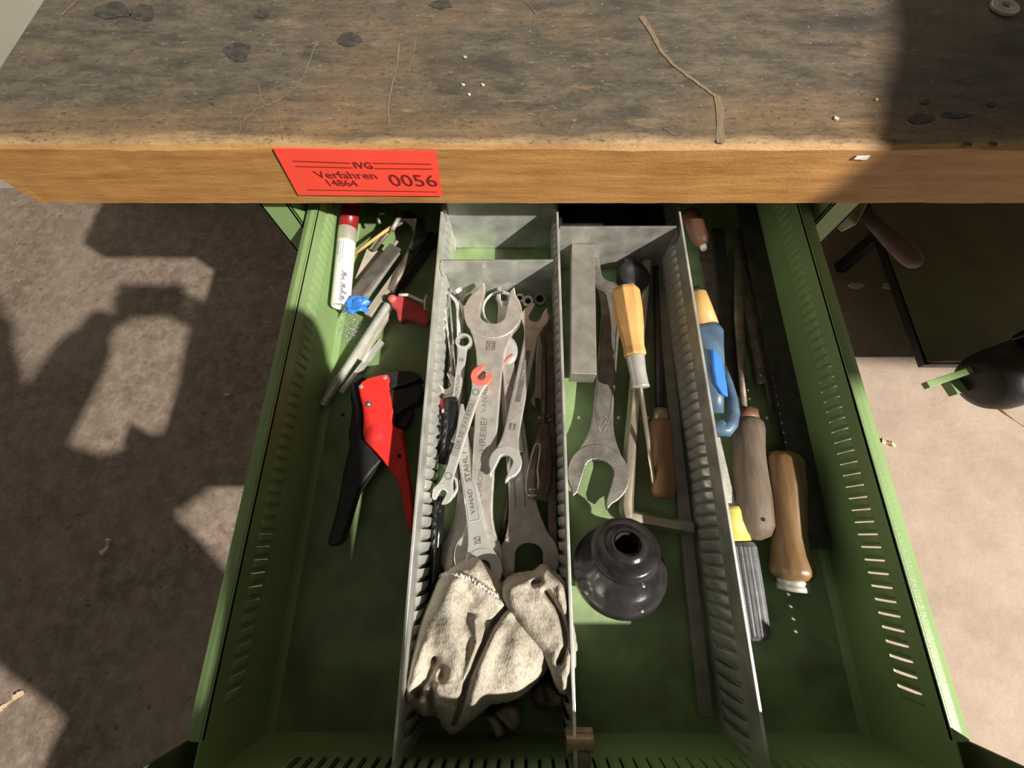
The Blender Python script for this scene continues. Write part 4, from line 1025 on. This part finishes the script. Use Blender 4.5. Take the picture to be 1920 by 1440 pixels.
def cloth(name,out,z0,hmax,soft,val,rid,m,parent,zfloor=.003,step=2.6,rib=None):
    out=smoothpl(out)
    xs=[p[0] for p in out]; ys=[p[1] for p in out]
    gx=np.arange(min(xs)-step,max(xs)+step*2,step); gy=np.arange(min(ys)-step,max(ys)+step*2,step)
    X,Y=np.meshgrid(gx,gy); ins=inside(X,Y,out); d=seg_dist(X,Y,out,True)
    sd=np.where(ins,d,-d)
    h=hmax*np.clip(1-np.clip(1-sd/soft,0,1)**2,0,1)**.5
    for pl,dep,wd in val: h-=dep*np.exp(-(seg_dist(X,Y,pl)/wd)**2)
    for pl,dep,wd in rid: h+=dep*np.exp(-(seg_dist(X,Y,pl)/wd)**2)*np.clip(sd/8,0,1)
    nz=np.array([[mn.noise((x*.035,y*.035,5))*.0030+mn.noise((x*.11,y*.11,2))*.0007 for x in gx] for y in gy]); h+=nz*np.clip(sd/10,0,1)
    if rib:
        ang,per,amp,reg=rib; ph=(X*math.cos(ang)+Y*math.sin(ang))*2*math.pi/per
        wreg=np.exp(-(seg_dist(X,Y,reg)/26)**4); h+=amp*np.sin(ph)*wreg
    h=np.maximum(h,0)
    keep=sd>-step*.8
    idx=-np.ones(X.shape,int); vs=[]
    H_,W_=X.shape
    # snap border samples onto outline band by clamping height
    for j in range(H_):
        for i in range(W_):
            if keep[j,i]: idx[j,i]=len(vs); vs.append(P(X[j,i],Y[j,i],z0+h[j,i]))
    nt_=len(vs); fs=[]
    cells=[]
    for j in range(H_-1):
        for i in range(W_-1):
            q=(idx[j,i],idx[j,i+1],idx[j+1,i+1],idx[j+1,i])
            if min(q)>=0: cells.append(q)
    from collections import Counter
    ec=Counter()
    for q in cells:
        for a,b in zip(q,q[1:]+q[:1]): ec[(min(a,b),max(a,b))]+=1
    fs=[q[::-1] for q in cells]; low={}
    for (a,b),c_ in ec.items():
        if c_==1:
            for v in (a,b):
                if v not in low: low[v]=len(vs); w_=vs[v]; vs.append(Vector((w_.x,w_.y+.002,zfloor)))
            fs.append((a,b,low[b],low[a]))
    mb=MB(); mb.add(vs,fs,0,True); o=mb.build(name,M[m],parent)
    sm_=o.modifiers.new('smooth','SMOOTH'); sm_.factor=.5; sm_.iterations=3
    def hz(x,y):
        i=int((x-gx[0])/step); j=int((y-gy[0])/step); return z0+h[min(max(j,0),H_-1),min(max(i,0),W_-1)]
    return o,hz
GB=thing('work_glove','grubby knitted glove folded along the middle divider, partly under the other glove','glove',P(1030,1200,.02),'pair of grey knitted work gloves')
outB=crop([(760,250),(830,205),(900,195),(960,190),(1000,150),(1040,138),(1080,180),(1170,240),(1195,300),(1212,500),(1243,640),(1236,760),(1222,880),(1200,960),(1140,985),(1090,900),(1060,800),(1000,700),(900,600),(800,450),(740,330)])
cloth('glove_body',outB,.048,.038,24,[(crop([(1040,310),(1090,380),(1130,450),(1160,560),(1170,650),(1130,760)]),.020,5),(crop([(960,250),(1000,240)]),.012,5),(crop([(1190,420),(1200,560),(1195,700)]),.006,3)],
   [(crop([(1050,180),(1130,260),(1170,420)]),.006,9),(crop([(1190,640),(1180,820)]),.005,7)],'knit',GB,.040,rib=(0,4.2,.0009,crop([(1180,250),(1200,500),(1170,900)])))
cloth('dark_palm',crop([(760,245),(830,205),(900,195),(955,192),(990,230),(985,270),(930,320),(850,370),(800,390),(770,330)]),.040,.030,16,[(crop([(810,250),(830,320)]),.004,5)],[],'knit_dark',GB,.03)
cloth('dark_palm',crop([(930,950),(1000,850),(1080,860),(1110,920),(1200,960),(1180,1050),(1120,1088),(1040,1082),(960,1050)]),.012,.030,18,[(crop([(1040,900),(1060,1000)]),.006,8)],[],'knit_dark',GB)
GA=thing('work_glove','pale grey knitted glove crumpled on top with its stitched cuff over the wrench heads','glove',P(900,1220,.02),'pair of grey knitted work gloves')
outA=crop([(500,100),(560,75),(615,75),(650,110),(760,240),(800,330),(830,370),(920,330),(1000,285),(1060,300),(1100,400),(1160,560),(1165,640),(1110,720),(1060,790),(1040,840),(930,960),(850,1015),(740,1035),(680,1040),(640,1090),(560,1150),(500,1210),(440,1240),(390,1220),(340,1130),(320,1110),(240,1118),(170,1085),(110,1010),(105,940),(150,740),(180,620),(230,480),(300,330),(350,210),(420,150)])
seam=crop([(352,205),(400,193),(460,195),(520,210),(570,232),(620,265),(670,300),(735,335)])
oA,hzA=cloth('glove_body',outA,.024,.050,30,
  [(crop([(810,385),(740,460),(700,520),(655,610),(600,730),(545,860),(510,980),(480,1080),(445,1160)]),.017,4.5),
   (crop([(320,735),(310,800),(280,870),(225,940),(205,1010),(215,1100)]),.017,8),
   (crop([(330,740),(380,800),(370,850)]),.012,9),
   (crop([(200,960),(290,980),(310,1090)]),.012,9),
   (crop([(310,900),(305,1000),(325,1080)]),.012,5),
   (crop([(420,185),(500,190),(600,240),(700,310),(745,345)]),.006,3.5),
   (crop([(1040,840),(1075,700),(1090,600),(1000,500)]),.007,7),
   (crop([(530,300),(640,430),(700,500)]),.005,14)],
  [(crop([(585,490),(600,620),(560,760),(540,860)]),.008,8),(crop([(250,640),(180,820),(150,980)]),.006,10),(crop([(720,560),(640,760),(580,960),(560,1100)]),.008,12),(crop([(420,330),(420,560),(480,700)]),.006,22),(crop([(870,640),(850,850)]),.006,26)],'knit',GA)
mb=MB()
for k,(x,y) in enumerate(interp(seam,2.4)):
    z=hzA(x,y+2)+.0022; c=P(x,y+1.5*math.sin(k*2.1),z)
    mb.tube([c+Vector((-.0004,-.0016,0)),c+Vector((.0002,0,.0011)),c+Vector((.0004,.0016,0))],[.0005,.0009,.0005],6)
mb.build('cuff_stitching',M['cream'],GA)
cloth('finger',crop([(630,1110),(680,1085),(740,1120),(775,1200),(770,1240),(730,1262),(705,1240),(680,1170)]),.008,.020,9,[],[],'knit',GA)
cloth('finger',crop([(690,1075),(760,1030),(850,1020),(885,1080),(890,1140),(860,1195),(810,1215),(770,1170),(720,1130)]),.006,.020,14,[(crop([(740,1060),(830,1170)]),.006,5)],[],'knit',GA)

# ------------------------------------------------------------------ under the bench at the right
sh=thing('lower_shelf','dark green metal shelf box standing on the floor under the right of the bench','shelf box',(1.3,.7,FZ))
MB().box((.965,.395,-.45),(1.75,1.05,-.445)).build('shelf_top',M['green_dark'],sh,.002)
MB().box((.960,.39,-.47),(.985,1.05,-.451)).build('edge_strip',M['black'],sh,.001)
MB().box((.985,.39,-.47),(1.75,.41,-.451)).build('edge_strip',M['black'],sh,.001)
for x in (1.0,1.70):
    for y in (.80,1.0): MB().box((x,y,FZ),(x+.03,y+.03,-.451)).build('leg',M['black'],sh,.001)
th,T,L_=turned('hammer_handle','brown wooden hammer handle sticking out under the bench beside the drawer','handle',P(1612,392,-.02),P(1722,497,-.06),
   [(0,.008),(.3,.010),(.6,.013),(.85,.0135),(.95,.011),(1,.006)],'wood_dark',20)
T=zframe(P(1612,392,-.02),P(1722,497,-.06))
MB().box((-.045,-.012,-.03),(.045,.012,0),T).build('hammer_head',M['darksteel'],th,.003)
# black vice-handle cylinder with green lever
zc=-.25
cy=thing('bench_vice_spindle','black round cylinder with a green lever at the right edge beyond the drawer','machine part',P(1900,700,zc))
A,B=P(1838,722,zc),P(2060,640,zc); Rr=58*S(700,zc)
T=zframe(A,B); L_=(B-A).length
MB().lathe([(.0001,.0),(Rr*.6,0),(Rr*.85,.008),(Rr*.97,.025),(Rr,.05),(Rr,L_),(.0001,L_)],T,40).build('cylinder',M['black'],cy)
MB().lathe([(Rr*.16,0),(Rr*.2,.02),(Rr*.14,.03)],Matrix.Translation(P(1908,636,zc+Rr*.6)),16).build('nipple',M['gloss'],cy)
a,b_=P(1735,723,zc),P(1832,690,zc)
MB().box((-.006,0,-.006),(.006,(b_-a).length+.02,.006),frame(a,b_)).build('lever',M['green'],cy,.001)
a,b_=P(1782,728,zc-.03),P(1840,712,zc-.03)
MB().box((-.014,0,-.012),(.014,(b_-a).length+.02,.006),frame(a,b_)).build('bracket',M['green'],cy,.001)
MB().tube([B,Vector((B.x,.5,B.z)),Vector((B.x,.5,ZB))],.02,16).build('foot',M['black'],cy)

# ------------------------------------------------------------------ the person taking the picture, and the phone
def skin(name, joints, edges, m, parent=None, sub=2):
    me=bpy.data.meshes.new(name); off=ORIG.get(parent.name,Vector((0,0,0))) if parent else Vector((0,0,0))
    me.from_pydata([tuple(Vector(j[0])-off) for j in joints],edges,[]); me.materials.append(M[m])
    o=bpy.data.objects.new(name,me); C.objects.link(o)
    if parent: o.parent=parent
    sk=o.modifiers.new('skin','SKIN'); sk.use_smooth_shade=True
    if not me.skin_vertices: 
        with bpy.context.temp_override(object=o,active_object=o): bpy.ops.mesh.customdata_skin_add()
    for i,j in enumerate(joints):
        r=j[1]; me.skin_vertices[0].data[i].radius=r if hasattr(r,'__len__') else (r,r)
    me.skin_vertices[0].data[0].use_root=True
    s_=o.modifiers.new('sub','SUBSURF'); s_.levels=sub; s_.render_levels=sub
    ORIG[o.name]=off
    return o
ph=thing('mobile_phone','black mobile phone held level over the drawer by both hands','phone',(-.03,-.02,.475))
Fv=Vector((0,CP,-SP)); Uv=Vector((0,SP,CP)); Xv=Vector((1,0,0))
Tp=Matrix((Xv,Uv,-Fv)).transposed().to_4x4(); Tp.translation=Vector((0,0,HC))-Fv*.006
MB().box((-.062,-.055,0),(.088,.020,.008),Tp).build('phone_body',M['gloss'],ph,.003,3)
MB().box((-.056,-.050,.008),(.082,.016,.0084),Tp).build('screen',M['black'],ph)
pe=thing('person','person in a dark jacket leaning over the drawer and holding a phone with both hands','person',(0,-.55,FZ))
J=[((0,-.62,.10),.145),((0,-.60,.30),.150),((0,-.54,.48),.150),((0,-.48,.60),.10),((0,-.40,.68),.055),((0,-.33,.76),.085),((0,-.30,.84),.075),
   ((.17,-.50,.57),.062),((.150,-.33,.40),.045),((.14,-.04,.44),.034),((.100,-.012,.455),.030),
   ((-.17,-.50,.57),.062),((-.25,-.34,.37),.048),((-.12,-.07,.44),.032),((-.095,-.035,.455),.028),
   ((.10,-.60,.0),.095),((.11,-.52,-.28),.065),((.11,-.60,-.58),.045),((.11,-.50,-.635),.032),
   ((-.10,-.60,.0),.095),((-.11,-.52,-.28),.065),((-.11,-.60,-.58),.045),((-.11,-.50,-.635),.032)]
E=[(0,1),(1,2),(2,3),(3,4),(4,5),(5,6),(2,7),(7,8),(8,9),(9,10),(2,11),(11,12),(12,13),(13,14),(0,15),(15,16),(16,17),(17,18),(0,19),(19,20),(20,21),(21,22)]
skin('body',J,E,'skin',pe)
def fat(js,k): return [(p,(r+k)) for p,r in js]
skin('jacket',fat([J[i] for i in (0,1,2,3,7,8,9,11,12,13)],.016),[(0,1),(1,2),(2,3),(2,4),(4,5),(5,6),(2,7),(7,8),(8,9)],'jacket',pe)
skin('trousers',fat([J[i] for i in (0,15,16,17,19,20,21)],.028),[(0,1),(1,2),(2,3),(0,4),(4,5),(5,6)],'denim',pe)
for sx,x0_ in ((1,.10),(-1,-.09)):
    for k in range(4):
        L_=(.062,.070,.066,.052)[k]; b0=Vector((x0_-sx*.0,-.035+.0,.455))+Uv*(-.022+.017*k)
        p=[b0,b0+Vector((-sx*.012,0,0))-Fv*-.012,b0+Vector((-sx*.022,0,0))+Fv*.010+Uv*.004,b0+Vector((-sx*L_*.6,0,0))+Fv*.004+Uv*.006]
        skin('finger',[(p[0],.009),(p[1],.0088),(p[2],.008),(p[3],.007)],[(0,1),(1,2),(2,3)],'skin',pe,1)
    b0=Vector((x0_,-.035,.455))-Uv*.025
    skin('thumb',[(b0,.011),(b0+Vector((-sx*.012,0,0))-Fv*.02,.010),(b0+Vector((-sx*.03,0,0))-Fv*.024+Uv*.012,.0085)],[(0,1),(1,2)],'skin',pe,1)
hc=Vector((0,-.30,.80))
for sx in (-1,1):
    MB().lathe([(.0001,.012),(.008,.009),(.0115,0)],zframe(hc+Vector((sx*.031,.062,-.012)),hc+Vector((sx*.033,.09,-.03))),14).build('eye',M['white'],pe)
    MB().lathe([(.0001,.0135),(.005,.0125)],zframe(hc+Vector((sx*.031,.062,-.012)),hc+Vector((sx*.033,.09,-.03))),12).build('iris',M['black'],pe)
    MB().tube([hc+Vector((sx*.082,-.005,.015)),hc+Vector((sx*.092,-.012,0)),hc+Vector((sx*.084,-.002,-.025))],[.008,.011,.007],10,flat=.6).build('ear',M['skin'],pe)
MB().tube([hc+Vector((0,.078,.0)),hc+Vector((0,.094,-.028)),hc+Vector((0,.080,-.040))],[.007,.013,.008],12).build('nose',M['skin'],pe)
MB().tube([hc+Vector((-.024,.066,-.062)),hc+Vector((0,.074,-.064)),hc+Vector((.024,.066,-.062))],[.002,.006,.002],8).build('mouth',M['maroon'],pe)
bmm=bmesh.new(); bmesh.ops.create_uvsphere(bmm,u_segments=28,v_segments=18,radius=1); vs=[v.co.copy() for v in bmm.verts]; fs=[[v.index for v in f.verts] for f in bmm.faces if not (f.calc_center_median().y>.35 and f.calc_center_median().z<.45) and f.calc_center_median().z>-.5]; bmm.free()
MB().add([hc+Vector((v.x*.095,v.y*.105-.008,v.z*.105+.02))*1 for v in vs],fs,0,True).build('hair',M['hair'],pe)
